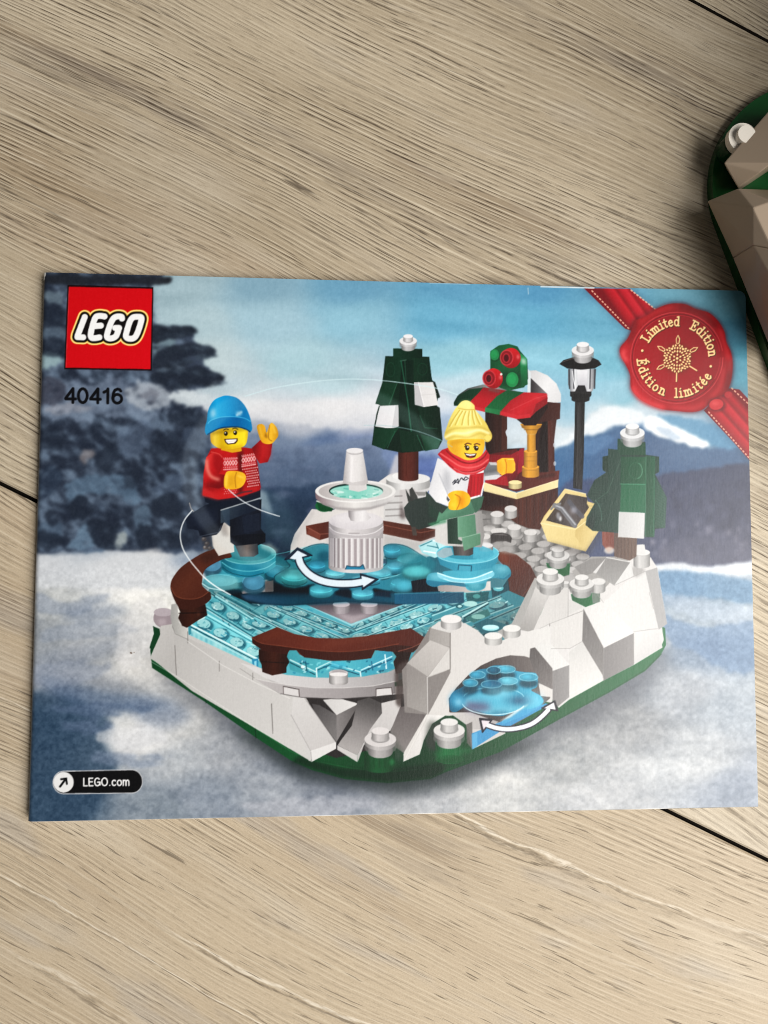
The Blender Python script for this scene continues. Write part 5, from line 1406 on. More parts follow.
    for x0, y0, x1, y1 in [(270, 105, 200, 215), (290, 110, 240, 205), (312, 112, 285, 205), (336, 112, 330, 205), (356, 110, 370, 200), (372, 108, 408, 200)]:
        l([(x0, y0), ((x0 + x1) / 2 - 4, (y0 + y1) / 2), (x1, y1)], 1.3, (186, 160, 66), a=.7, sm=True)
        l([(x0 + 9, y0), ((x0 + x1) / 2 + 8, (y0 + y1) / 2), (x1 + 12, y1)], 1, (252, 242, 170), a=.6, sm=True)
    l([(176, 260), (230, 230), (310, 226), (400, 220), (450, 236), (480, 270)], 2, (186, 158, 66), a=.6, sm=True, blur=.5)
    l([(174, 290), (230, 262), (310, 262), (400, 240), (470, 262)], 2.2, (254, 246, 190), a=.75, sm=True, blur=.6)
    l([(180, 304), (240, 284), (330, 290), (410, 262), (466, 290)], 1.6, (190, 160, 66), a=.6, sm=True, blur=.5)
    e(312, 66, 44, 28, (246, 232, 144), a=.6, blur=1)
    l([(262, 90), (310, 100), (372, 100)], 1.1, (190, 164, 70), a=.7, sm=True)
    e(462, 296, 22, 22, (232, 212, 110), a=.9)
    arc(462, 296, 22, 22, 20, 160, .9, (176, 150, 60), a=.7)
    # near hand
    p([(190, 680), (230, 656), (290, 655), (330, 676), (344, 712), (330, 750), (290, 776), (250, 785), (200, 780), (194, 740), (205, 715)], [(240, 170, 20), (252, 196, 40), (238, 160, 16), (250, 190, 40)], g=[(190, 0), (344, 0)], sm=True)
    p([(252, 690), (280, 690), (300, 720), (280, 770), (268, 740)], (206, 128, 8), a=.75, blur=1)
    l([(240, 680), (272, 700), (268, 740), (250, 782)], 1.2, (180, 104, 4), a=.7, sm=True)
    e(222, 750, 20, 14, (255, 214, 70), a=.6, blur=1)
    p([(182, 690), (204, 715), (192, 730), (180, 712)], (50, 50, 54), a=.8)


def arrow_and_trails():
    view(250, 460, 4.042)
    part(19)
    q = smooth(np.array([(196, 392), (208, 426), (240, 462), (290, 488), (350, 499), (410, 499), (452, 493)], float), False)
    K = (20, 34, 52)
    l([tuple(t) for t in q], 9.4, K)
    p([(140, 404), (192, 354), (252, 388), (196, 400)], K)
    l([(142, 402), (192, 356), (250, 386)], 1.6, K)
    p([(444, 458), (520, 482), (452, 526)], K)
    l([(446, 460), (518, 482), (454, 524), (446, 460)], 1.2, K)
    LT = (214, 228, 238)
    l([tuple(t) for t in q], 6.4, LT)
    p([(160, 398), (192, 366), (232, 386), (200, 394), (182, 402)], LT)
    p([(450, 468), (504, 483), (458, 514)], LT)
    part(0)
    view(290, 320, 5.12)
    l([(-230, 390), (-100, 352), (0, 333), (150, 312), (290, 303), (400, 305), (480, 311), (620, 328), (760, 352), (860, 384)], 1.0, (200, 226, 232), a=.7, sm=True, mark=False)
    l([(380, 540), (470, 540), (560, 550), (660, 572), (760, 610), (830, 650)], 1.0, (160, 190, 196), a=.5, sm=True, mark=False)
    l([(300, 528), (400, 535)], .8, (200, 206, 210), a=.4, mark=False)


# single stroke letters, unit box: x 0..1, y 0 (base) .. 1 (cap height)
def _o(cx, cy, rx, ry, a0=0, a1=360, n=18):
    t = np.radians(np.linspace(a0, a1, n))
    return [(cx + rx * math.cos(k), cy + ry * math.sin(k)) for k in t]


GL = {
    '4': (.6, [[(.46, 0), (.46, 1), (.02, .3), (.02, .26), (.62, .26)]]),
    '0': (.58, [_o(.29, .5, .27, .5)]),
    '1': (.42, [[(.06, .76), (.26, .88), (.3, 1), (.3, 0)]]),
    '6': (.58, [_o(.29, .31, .27, .31), [(.5, .86), (.42, .97), (.3, 1), (.14, .92), (.05, .7), (.02, .42), (.02, .31)]]),
    'L': (.5, [[(.05, 1), (.05, 0), (.47, 0)]]),
    'E': (.56, [[(.5, 1), (.05, 1), (.05, 0), (.52, 0)], [(.05, .52), (.46, .52)]]),
    'G': (.72, [_o(.36, .5, .33, .5, 45, 345)[0:], [(.4, .46), (.69, .46), (.69, .1)]]),
    'O': (.76, [_o(.38, .5, .35, .5)]),
    '.': (.22, [[(.1, .03), (.11, .03)]]),
    'c': (.5, [_o(.27, .35, .24, .35, 45, 315)]),
    'o': (.54, [_o(.27, .35, .25, .35)]),
    'm': (.82, [[(.05, .7), (.05, 0)], [(.05, .42), (.12, .63), (.24, .7), (.36, .62), (.4, .45), (.4, 0)], [(.4, .45), (.48, .63), (.58, .7), (.7, .62), (.75, .45), (.75, 0)]]),
}
# broad pen, serifed letters for the seal
SF = {
    'L': (.66, [[(.0, .98), (.3, .98)], [(.16, 1), (.16, 0)], [(0, .02), (.56, .02), (.6, .26)]]),
    'E': (.72, [[(0, .98), (.56, .98), (.6, .78)], [(.16, 1), (.16, 0)], [(.16, .5), (.42, .52)], [(.42, .64), (.42, .38)], [(0, .02), (.58, .02), (.64, .24)]]),
    'i': (.34, [[(.04, .64), (.17, .66), (.17, .04)], [(.02, .02), (.32, .02)], [(.16, .92), (.19, .95)]]),
    'm': (.96, [[(.02, .64), (.14, .66), (.14, .03)], [(.14, .5), (.3, .66), (.42, .58), (.44, .03)], [(.44, .5), (.6, .66), (.74, .58), (.76, .03)], [(.04, .02), (.24, .02)], [(.36, .02), (.53, .02)], [(.66, .02), (.88, .02)]]),
    't': (.42, [[(.2, .9), (.17, .7), (.17, .14), (.26, .02), (.38, .1)], [(.02, .64), (.36, .64)]]),
    'e': (.54, [[(.08, .36), (.44, .4), (.4, .58), (.26, .66), (.1, .52), (.06, .32), (.12, .1), (.28, .01), (.46, .14)]]),
    'd': (.64, [[(.48, .98), (.48, .04), (.56, .02)], [(.36, .96), (.48, .98)], _o(.27, .33, .21, .32)]),
    'o': (.6, [_o(.28, .33, .23, .32)]),
    'n': (.68, [[(.02, .64), (.14, .66), (.14, .03)], [(.14, .48), (.3, .66), (.46, .6), (.5, .45), (.5, .03)], [(.04, .02), (.24, .02)], [(.4, .02), (.62, .02)]]),
    'l': (.34, [[(.04, .98), (.17, 1), (.17, .03)], [(.02, .02), (.32, .02)]]),
    ' ': (.38, []),
}
SF['É'] = (SF['E'][0], SF['E'][1] + [[(.26, 1.16), (.46, 1.3)]])
SF['é'] = (SF['e'][0], SF['e'][1] + [[(.22, .84), (.4, 1.0)]])


def line_text(s, x, y, h, w, col, gap=.1, ang=0, sx=1.0):
    c, sn = math.cos(ang), math.sin(ang)
    u = 0
    for ch in s:
        adv, st_ = GL[ch]
        for k in st_:
            l([(x + ((u + a) * c * sx + b * sn) * h, y + ((u + a) * sn * sx - b * c) * h) for a, b in k], w, col, raw=True)
        u += adv + gap


def arc_text(s, cx, cy, R, h, mid, col, w, inside=False, gap=.1):
    """letters on a circle; mid = middle angle in degrees, clockwise from the top"""
    tot = sum(SF[c][0] + gap for c in s) - gap
    u = -tot / 2
    for ch in s:
        adv, st_ = SF[ch]
        for k in st_:
            pts = []
            for a, b in k:
                if not inside:
                    t = math.radians(mid) + (u + a) * h / (R + h * .4)
                    r = R + b * h
                else:
                    t = math.radians(mid) - (u + a) * h / (R - h * .4)
                    r = R - b * h
                pts.append((cx + r * math.sin(t), cy - r * math.cos(t)))
            l(pts, w, col, raw=True)
        u += adv + gap


def seal():
    part(5)
    view(560, 280, 3.692)
    RD = (150, 14, 26)
    for part_, pts, g_, edge in [
        (5, [(88, 30), (258, 33), (400, 150), (300, 200), (240, 180)], [(190, 90), (290, 20)], [[(118, 40), (250, 176)], [(262, 38), (348, 106)]]),
        (20, [(530, 482), (620, 400), (660, 405), (698, 445), (700, 668), (640, 600)], [(570, 520), (660, 440)], [[(548, 488), (692, 652)], [(632, 400), (698, 462)]]),
    ]:
        part(part_)
        l(pts + pts[:1], 3, (20, 20, 30), a=.3, blur=2.5, mark=False)
        p(pts, [(0, (112, 8, 20)), (.12, (150, 14, 28)), (.3, (186, 26, 40)), (.38, (132, 10, 24)), (.5, (176, 22, 38)), (.62, (190, 34, 48)), (.7, (134, 10, 24)), (.85, (172, 22, 36)), (1, (116, 8, 20))], g=g_)
        for a, b in edge:
            n = int(math.hypot(b[0] - a[0], b[1] - a[1]) / 13)
            for k in range(n + 1):
                t = k / n
                t2 = t + .35 / n
                l([(a[0] + (b[0] - a[0]) * t, a[1] + (b[1] - a[1]) * t), (a[0] + (b[0] - a[0]) * t2, a[1] + (b[1] - a[1]) * t2)], 1.3, (238, 190, 160), a=.9)
    part(6)
    blob = [(222, 250), (250, 215), (268, 175), (278, 150), (320, 132), (360, 104), (410, 88), (460, 90), (500, 108), (548, 122), (584, 155), (606, 195), (612, 230), (630, 270), (636, 320), (628, 380), (606, 420), (560, 446), (530, 476), (490, 488), (430, 484), (380, 478), (330, 460), (290, 436), (262, 400), (258, 350), (240, 310), (224, 280)]
    l(blob, 4, (26, 20, 30), a=.45, blur=2.5, sm=True, closed=True, mark=False)
    p(blob, [(0, (176, 20, 32)), (.4, (150, 10, 20)), (.75, (134, 6, 16)), (1, (158, 20, 30))], g=[(260, 400), (610, 180)], sm=True)
    l(blob, 1.4, (86, 4, 12), a=.7, blur=.8, sm=True, closed=True, mark=False)
    for pts, col, al, w in [
        ([(236, 262), (232, 280), (246, 296)], (224, 84, 84), .9, 4), ([(270, 400), (290, 432), (330, 456), (380, 472)], (216, 66, 68), .85, 4), ([(590, 190), (606, 240), (622, 290)], (196, 50, 54), .7, 3.4),
        ([(300, 150), (350, 120), (410, 100)], (186, 40, 46), .6, 3), ([(280, 160), (270, 200), (256, 230)], (92, 4, 12), .6, 4), ([(450, 100), (520, 126), (572, 170)], (96, 4, 12), .6, 5), ([(600, 330), (592, 390), (560, 430)], (196, 52, 56), .7, 3.4), ([(420, 470), (490, 474), (530, 456)], (200, 66, 68), .6, 3.2), ([(626, 340), (612, 400)], (90, 6, 14), .6, 3)]:
        l(pts, w, col, a=al, blur=1.6, sm=True)
    C_ = (430, 288)
    e(C_[0], C_[1], 172, 172, (128, 6, 18), a=.5, blur=1.5)
    e(C_[0], C_[1], 164, 164, [(158, 10, 24), (140, 6, 18), (130, 6, 18)], g=[(300, 400), (560, 180)])
    arc(C_[0], C_[1], 170, 168, 0, 360, 1, (196, 70, 72), a=.7)
    arc(C_[0], C_[1], 163, 161, 150, 330, .9, (92, 4, 12), a=.7)
    arc(C_[0], C_[1], 160, 158, 0, 360, .7, (190, 60, 64), a=.6)
    arc(C_[0], C_[1], 160, 160, 30, 110, .9, (84, 4, 12), a=.6)
    # small drop at the lower right
    e(578, 462, 34, 26, (96, 6, 16), a=.8, blur=1)
    e(576, 460, 26, 20, (186, 44, 50), rot=-10)
    e(572, 456, 14, 10, (210, 84, 84), a=.6, blur=1)
    e(620, 424, 14, 12, (170, 36, 44), a=.9)
    part(7)
    GO, GS = (244, 208, 146), (60, 28, 4)
    cx, cy = 676.4, 358.0
    for dx, col, w in ((.5, GS, 2.0), (0, GO, 1.5)):
        arc_text('Limited', cx + dx, cy + dx, 32.0, 9.2, -28, col, w, gap=.1)
        arc_text('Edition', cx + dx, cy + dx, 32.0, 9.2, 56, col, w, gap=.1)
        arc_text('Édition', cx + dx, cy + dx, 39.6, 9.2, 233, col, w, inside=True, gap=.17)
        arc_text('limitée', cx + dx, cy + dx, 39.6, 9.2, 150, col, w, inside=True, gap=.17)
        for A_ in (282, 104):
            t = math.radians(A_)
            e(cx + 35 * math.sin(t) + dx, cy - 35 * math.cos(t) + dx, 1.35 * _v[2], 1.35 * _v[2], col) if False else p(ellpts(cx + 35 * math.sin(t) + dx, cy - 35 * math.cos(t) + dx, 1.3, 1.3), col, raw=True)
    # snowflake of tiny diamonds
    part(8)
    view(0, 0, 1)
    p(ellpts(677, 358.5, 15.5, 15.5), (104, 44, 10), raw=True, a=.55, blur=1.5)
    for dx, col in ((.4, GS), (0, GO)):
        for k in range(6):
            t = math.radians(k * 60 + 2)
            ux, uy = math.sin(t), -math.cos(t)
            vx, vy = -uy, ux

            def dia(r, s_, L, W):
                x, y = 677 + ux * r + vx * s_ + dx, 358.5 + uy * r + vy * s_ + dx
                p([(x + ux * L, y + uy * L), (x + vx * W, y + vy * W), (x - ux * L, y - uy * L), (x - vx * W, y - vy * W)], col, raw=True)
            for r, s_ in [(3.6, 0), (7, 0), (10.4, 0), (7, 2.7), (7, -2.7), (10.2, 2.7), (10.2, -2.7), (13, 1.9), (13, -1.9), (9.6, 5.2), (9.6, -5.2), (12, 4.4), (12, -4.4)]:
                dia(r, s_, 1.5, 1.05)
            x0, y0 = 677 + dx, 358.5 + dx
            L = [(x0 + ux * r + vx * s_, y0 + uy * r + vy * s_) for r, s_ in ((23, 0), (19.5, 1.7), (15.2, 1.2), (14.6, 0), (15.2, -1.2), (19.5, -1.7))]
            if k in (2, 3):
                l([L[0], L[3]], 1.3, col, raw=True)
            else:
                l(L, .9, col, raw=True, closed=True)
        p(ellpts(677 + dx, 358.5 + dx, 1.3, 1.3), col, raw=True)


def logo_and_text():
    # red square
    part(1)
    view(60, 280, 7.68)
    p([(58, 38), (718, 56), (704, 696), (32, 684)], (22, 4, 8))
    p([(70, 52), (708, 68), (694, 684), (42, 672)], [(196, 6, 16), (204, 4, 20)], g=[(60, 60), (690, 680)])
    l([(70, 56), (46, 668)], .7, (224, 70, 76), a=.6)
    part(2)
    S = {
        'L': [[(190, 284), (136, 424), (134, 438), (178, 440)]],
        'E': [[(342, 280), (298, 276), (268, 296), (238, 400), (240, 440), (268, 446), (302, 440)], [(262, 354), (314, 350)]],
        'G': [[(476, 296), (470, 282), (432, 282), (400, 310), (366, 400), (362, 440), (394, 448), (430, 430), (450, 378), (452, 368), (424, 368)]],
        'O': [[(588, 282), (624, 288), (620, 330), (592, 412), (566, 446), (528, 450), (506, 432), (514, 390), (536, 320), (560, 288), (588, 282)]],
    }
    allp = [q for v in S.values() for q in v]
    sizes = {'L': 36, 'E': 36, 'G': 36, 'O': 36}
    for w, col in ((108, (252, 200, 76)), (99, (255, 240, 190)), (90, (250, 196, 66)), (81, (12, 8, 8))):
        for q in allp:
            l(q, w / 7.68 * 1.0, col, sm=len(q) > 4)
        if w > 85:
            p([(150, 280), (620, 290), (580, 440), (120, 430)], col)
        else:
            p([(170, 290), (610, 300), (570, 430), (130, 420)], col)
    for q in allp:
        l(q, 46 / 7.68, (240, 240, 240), sm=len(q) > 4)
    part(3)
    # set number
    line_text('40416', 65.2, 402.4, 14.0, 2.9, (8, 8, 12), gap=.17, ang=.012, sx=1.17)
    # address badge
    part(4)
    view(45, 765, 7.314)
    n = 20
    pill = [tuple(q) for q in ellpts(136, 128, 80, 86, 0, 90, 270, n)] + [tuple(q) for q in ellpts(636, 120, 80, 88, 0, -90, 90, n)]
    p(pill, (190, 192, 196))
    pill = [tuple(q) for q in ellpts(136, 128, 74, 79, 0, 90, 270, n)] + [tuple(q) for q in ellpts(636, 120, 74, 82, 0, -90, 90, n)]
    p(pill, (8, 8, 10))
    e(136, 126, 74, 75, (222, 222, 222))
    l([(110, 158), (150, 104)], 2.2, (8, 8, 10))
    l([(118, 104), (156, 98), (160, 138)], 2.0, (8, 8, 10))
    line_text('LEGO.com', 83.4, 785.9, 7.6, 1.3, (240, 240, 240), gap=.15, ang=-.012, sx=1.07)


def draw_cover():
    part(0)
    paint_background()
    shadow_and_base()
    back_snow()
    stall_floor()
    rink()
    right_walls()
    left_walls()
    fir_tree()
    lantern_and_stall()
    stall_front_studs()
    gears()
    fountain()
    rails()
    cave_wall()
    right_tree()
    skater_red()
    skater_scarf()
    arrow_and_trails()
    seal()
    logo_and_text()
    part(0)
    # clear blue parts print deep and contrasty
    m18 = blurm((PART == 18).astype(np.float32), .5)[..., None]
    lum = ART.mean(-1, keepdims=True)
    ART[:] = ART + m18 * ((lum - 125) * .30 - 6 + (lum - ART) * np.array([.10, .12, .22], np.float32))
    # worn fold at the top edge, with its white glints painted in
    l([(541, 286.6), (594, 288.0)], 1.1, (236, 236, 233), a=.9, mark=False, raw=True)
    l([(430, 283.0), (470, 284.2)], .8, (210, 216, 218), a=.5, mark=False, raw=True)
    l([(528, 288), (528.5, 294)], .8, (196, 212, 220), a=.7, mark=False, raw=True)
    p(ellpts(131, 653, 1.3, .9, 20), (84, 66, 54), a=.8, raw=True, mark=False)
    p(ellpts(134, 652.5, .6, .5), (110, 92, 80), a=.7, raw=True, mark=False)
    # ink grain
    rs = np.random.RandomState(1)
    n = rs.normal(0, 1, (AH // 2 + 1, AW // 2 + 1)).astype(np.float32)
    n = np.repeat(np.repeat(n, 2, 0), 2, 1)[:AH, :AW]
    ART[:] += box1(box1(n, 1, 0), 1, 1)[..., None] * 2.2
    ART[:] = ART + (ART - 118) * .10 * np.clip(1 - np.abs(ART - 118) / 150, 0, 1)
    np.clip(ART, 2, 250, out=ART)
import bpy, bmesh
from mathutils import Vector, Matrix, Euler

scene = bpy.context.scene
COL = scene.collection
BOOK_W, BOOK_H, BOOK_T = 0.19, 0.140353, 0.0027
CAM_ROT = (0.05790538, -0.06981787, 0.00218073)
CAM_POS = Vector((-0.01955569, -0.00373564, 0.20245867 + BOOK_T))
FOC = 769.0
CAM_M = Euler(CAM_ROT, 'XYZ').to_matrix()


def at(px, py, z):
    """the point at height z seen at photograph pixel (px, py)"""
    d = CAM_M @ Vector(((px - 384) / FOC, -(py - 512) / FOC, -1))
    return CAM_POS + d * ((z - CAM_POS.z) / d.z)


def lin(c):
    return tuple(((x / 255 + .055) / 1.055) ** 2.4 if x / 255 > .04045 else x / 255 / 12.92 for x in c)


# ------------------------------------------------------------------ node helpers
class Nodes:
    def __init__(self, name):
        self.m = bpy.data.materials.new(name)
        self.m.use_nodes = True
        self.t = self.m.node_tree
        self.b = self.t.nodes['Principled BSDF']

    def n(self, kind, **k):
        x = self.t.nodes.new(kind)
        for a, v in k.items():
            if isinstance(a, str) and hasattr(x, a):
                setattr(x, a, v)
        return x

    def link(self, a, b):
        self.t.links.new(a, b)

    def math(self, op, a, b=None, c=None, clamp=False):
        x = self.t.nodes.new('ShaderNodeMath')
        x.operation = op
        x.use_clamp = clamp
        for i, v in enumerate((a, b, c)):
            if v is None:
                continue
            if isinstance(v, (int, float)):
                x.inputs[i].default_value = v
            else:
                self.link(v, x.inputs[i])
        return x.outputs[0]

    def noise(self, vec, scale, detail=2, rough=.5, dist=0, dim='3D'):
        x = self.t.nodes.new('ShaderNodeTexNoise')
        x.noise_dimensions = dim
        x.inputs['Scale'].default_value = scale
        x.inputs['Detail'].default_value = detail
        x.inputs['Roughness'].default_value = rough
        x.inputs['Distortion'].default_value = dist
        self.link(vec, x.inputs['Vector'])
        return x.outputs['Fac']

    def comb(self, a, b, c=0.0):
        x = self.t.nodes.new('ShaderNodeCombineXYZ')
        for i, v in enumerate((a, b, c)):
            if isinstance(v, (int, float)):
                x.inputs[i].default_value = v
            else:
                self.link(v, x.inputs[i])
        return x.outputs[0]

    def ramp(self, f, lo, hi):
        x = self.t.nodes.new('ShaderNodeMapRange')
        x.interpolation_type = 'SMOOTHSTEP'
        x.inputs['From Min'].default_value = lo
        x.inputs['From Max'].default_value = hi
        self.link(f, x.inputs['Value'])
        return x.outputs['Result']

    def mixc(self, f, a, b):
        x = self.t.nodes.new('ShaderNodeMix')
        x.data_type = 'RGBA'
        if isinstance(f, (int, float)):
            x.inputs['Factor'].default_value = f
        else:
            self.link(f, x.inputs['Factor'])
        for i, v in ((6, a), (7, b)):
            if isinstance(v, tuple):
                x.inputs[i].default_value = (*v, 1)
            else:
                self.link(v, x.inputs[i])
        return x.outputs[2]

    def bump(self, h, strength, dist):
        x = self.t.nodes.new('ShaderNodeBump')
        x.inputs['Strength'].default_value = strength
        x.inputs['Distance'].default_value = dist
        self.link(h, x.inputs['Height'])
        self.link(x.outputs['Normal'], self.b.inputs['Normal'])


def wood_material(u_dir):
    N = Nodes('laminate_oak')
    tc = N.n('ShaderNodeTexCoord')
    sep = N.n('ShaderNodeSeparateXYZ')
    N.link(tc.outputs['Object'], sep.inputs[0])
    u, v = sep.outputs[0], sep.outputs[1]
    at_ = N.n('ShaderNodeAttribute')
    at_.attribute_name = 'plank'
    pk = at_.outputs['Fac']
    off = N.math('MULTIPLY', pk, 7.31)
    # slow waver of the grain and gentle cathedral bulges
    w1 = N.noise(N.comb(N.math('MULTIPLY', u, 2.6), N.math('MULTIPLY', v, 7.0), off), 1.0, 2, .5)
    w2 = N.noise(N.comb(N.math('MULTIPLY', u, 22.0), N.math('MULTIPLY', v, 40.0), off), 1.0, 2, .5)
    vw = N.math('ADD', v, N.math('MULTIPLY', N.math('SUBTRACT', w1, .5), .07))
    vw = N.math('ADD', vw, N.math('MULTIPLY', N.math('SUBTRACT', w2, .5), .0022))
    kd_ = N.n('ShaderNodeAttribute')
    kd_.attribute_name = 'coarse'
    kd = kd_.outputs['Fac']
    inv = N.math('SUBTRACT', 1.0, kd)

    def nz(su, sv, z=0.0, d=2, r=.55):
        return N.noise(N.comb(N.math('MULTIPLY', u, su), N.math('MULTIPLY', vw, sv), N.math('ADD', off, z)), 1.0, d, r)

    def pulse(x, a, b, c, d):
        return N.math('MULTIPLY', N.ramp(x, a, b), N.math('SUBTRACT', 1.0, N.ramp(x, c, d)))
    # embossed grain: fine uneven grooves, each with a raised lip beside it
    ph = N.math('MULTIPLY', vw, 740.0)
    ph = N.math('ADD', ph, N.math('MULTIPLY', nz(4.0, 90, 1.3, 3, .5), 5.0))
    ph = N.math('ADD', ph, N.math('MULTIPLY', nz(22, 380, 2.1, 2), .9))
    r = N.math('FRACT', ph)
    amp = N.ramp(nz(75, 420, 4.2, 3, .62), .37, .60)
    dens = N.ramp(nz(9, 40, 5.5, 3), .26, .66)
    pale0 = N.ramp(nz(7, 26, 51.0, 3, .6), .50, .68)
    smear0 = N.ramp(nz(14, 50, 13.0, 3, .6), .54, .66)
    dens = N.math('MULTIPLY', N.math('ADD', N.math('MULTIPLY', N.math('MULTIPLY', dens, N.math('SUBTRACT', 1.0, N.math('MULTIPLY', pale0, .55))), .88), .14), N.math('SUBTRACT', 1.0, N.math('MULTIPLY', kd, N.math('SUBTRACT', .78, N.math('MAXIMUM', N.math('MULTIPLY', smear0, .7), N.math('MULTIPLY', N.ramp(nz(6, 20, 41.0, 2), .45, .65), .55))))))
    rough_ = N.ramp(nz(300, 1400, 6.1, 2, .65), .25, .6)
    groove = N.math('MULTIPLY', N.math('MULTIPLY', pulse(r, .0, .06, .16, .34), amp), N.math('ADD', .55, N.math('MULTIPLY', rough_, .45)))
    lip = N.math('MULTIPLY', pulse(r, .40, .48, .54, .74), N.math('ADD', .3, N.math('MULTIPLY', amp, .7)))
    ph2 = N.math('ADD', N.math('MULTIPLY', vw, 430.0), N.math('ADD', N.math('MULTIPLY', nz(5, 80, 21.3, 2), 6.0), N.math('MULTIPLY', nz(30, 300, 22.1, 2), 1.0)))
    r2 = N.math('FRACT', ph2)
    amp2 = N.math('MULTIPLY', N.ramp(nz(34, 210, 24.2, 2), .40, .58), N.ramp(nz(8, 50, 25.2, 2), .42, .62))
    groove2 = N.math('MULTIPLY', N.math('MULTIPLY', pulse(r2, .0, .04, .10, .24), amp2), N.math('ADD', .5, N.math('MULTIPLY', rough_, .5)))
    groove = N.math('MAXIMUM', groove, groove2)
    groove = N.math('MULTIPLY', groove, dens)
    lip = N.math('MULTIPLY', lip, N.math('ADD', .35, N.math('MULTIPLY', dens, .6)))
    # short dark pores
    pore = N.math('SUBTRACT', 1.0, N.ramp(nz(85, 1700, 7.7, 2, .5), .29, .37))
    pore = N.math('MULTIPLY', pore, N.math('MAXIMUM', N.ramp(nz(14, 60, 8.1, 2), .35, .6), N.math('MULTIPLY', kd, .8)))
    # a few strong growth ridges with a shaded flank
    k1 = N.math('FRACT', N.math('ADD', N.math('MULTIPLY', vw, 62.0), N.math('ADD', N.math('MULTIPLY', nz(4, 34, 9.4, 2, .45), 2.4), N.math('MULTIPLY', nz(60, 260, 9.9, 3, .6), .22))))
    ridge = N.math('MULTIPLY', pulse(k1, .475, .495, .505, .535), N.math('ADD', .1, rough_))
    flank = N.math('MULTIPLY', pulse(k1, .425, .45, .46, .482), N.math('ADD', .15, rough_))
    rm = N.math('MULTIPLY', N.ramp(nz(10, 70, 10.2, 2), .42, .62), N.math('ADD', .3, N.math('MULTIPLY', kd, .7)))
    ridge = N.math('MULTIPLY', ridge, rm)
    flank = N.math('MULTIPLY', flank, rm)
    # broad tone, dark heart streaks, grey weathered smears
    tone = nz(4, 24, 11.0, 3)
    heart = N.ramp(nz(7, 60, 12.0, 3, .6), .56, .74)
    smear = N.math('MULTIPLY', smear0, N.math('ADD', .35, N.math('MULTIPLY', kd, .5)))
    base = N.mixc(N.ramp(tone, .3, .7), lin((167, 152, 128)), lin((197, 183, 159)))
    base = N.mixc(N.math('MULTIPLY', kd, .55), base, lin((194, 175, 148)))
    base = N.mixc(N.math('MULTIPLY', heart, .55), base, lin((132, 112, 88)))
    base = N.mixc(N.math('MULTIPLY', smear, .6), base, lin((172, 164, 154)))
    smudge = N.ramp(nz(9, 46, 31.0, 4, .62), .60, .76)
    base = N.mixc(N.math('MULTIPLY', smudge, .55), base, lin((116, 106, 98)))
    pale = N.ramp(nz(7, 26, 51.0, 3, .6), .50, .68)
    base = N.mixc(N.math('MULTIPLY', pale, .38), base, lin((216, 206, 188)))
    brown = N.ramp(nz(5, 34, 53.0, 3, .6), .55, .72)
    base = N.mixc(N.math('MULTIPLY', brown, .35), base, lin((150, 126, 98)))
    speck = N.noise(tc.outputs['Object'], 2400.0, 3, .7)
    fleck = N.math('SUBTRACT', 1.0, N.ramp(nz(330, 2300, 43.0, 2, .6), .30, .46))
    base = N.mixc(N.math('MAXIMUM', N.math('MULTIPLY', N.ramp(speck, .35, .75), .3), N.math('MULTIPLY', fleck, .42)), base, lin((128, 112, 90)))
    base = N.mixc(N.math('MULTIPLY', lip, .5), base, lin((232, 221, 198)))
    base = N.mixc(N.math('MULTIPLY', ridge, .65), base, lin((228, 218, 200)))
    dk = N.math('MAXIMUM', N.math('MULTIPLY', groove, 1.0), N.math('MAXIMUM', N.math('MULTIPLY', pore, .75), N.math('MULTIPLY', flank, .55)))
    colr = N.mixc(N.math('MULTIPLY', dk, .92, None, True), base, lin((60, 46, 33)))
    N.link(colr, N.b.inputs['Base Color'])
    h = N.math('SUBTRACT', N.math('ADD', N.math('MULTIPLY', lip, .5), N.math('MULTIPLY', ridge, 1.2)), dk)
    h = N.math('ADD', h, N.math('MULTIPLY', speck, .45))
    N.bump(h, .35, .00018)
    N.link(N.math('ADD', .48, N.math('MULTIPLY', dk, .25)), N.b.inputs['Roughness'])
    N.b.inputs['Specular IOR Level'].default_value = .3
    return N.m


def cover_material(name='coated_print'):
    N = Nodes(name)
    a = N.n('ShaderNodeAttribute')
    a.attribute_name = 'ink'
    N.link(a.outputs['Color'], N.b.inputs['Base Color'])
    tc = N.n('ShaderNodeTexCoord')
    f1 = N.noise(tc.outputs['Object'], 1500.0, 3, .65)
    st = N.n('ShaderNodeMapping')
    st.inputs['Scale'].default_value = (1, .22, 1)
    N.link(tc.outputs['Object'], st.inputs['Vector'])
    f2 = N.noise(st.outputs[0], 1300.0, 2, .6)
    N.bump(N.math('ADD', f1, N.math('MULTIPLY', f2, 1.6)), .2, .00006)
    N.b.inputs['Roughness'].default_value = .33
    N.b.inputs['Specular IOR Level'].default_value = .34
    return N.m


def plain(name, rgb, rough=.5, spec=.5, noise=0.0, scale=300, bump=0.0):
    N = Nodes(name)
    N.b.inputs['Roughness'].default_value = rough
    N.b.inputs['Specular IOR Level'].default_value = spec
    tc = N.n('ShaderNodeTexCoord')
    f = N.noise(tc.outputs['Object'], scale, 3, .6)
    c = lin(rgb)
    N.link(N.mixc(f, tuple(x * (1 - noise) for x in c), tuple(min(1, x * (1 + noise)) for x in c)), N.b.inputs['Base Color'])
    if bump:
        N.bump(f, bump, .0002)
    return N.m


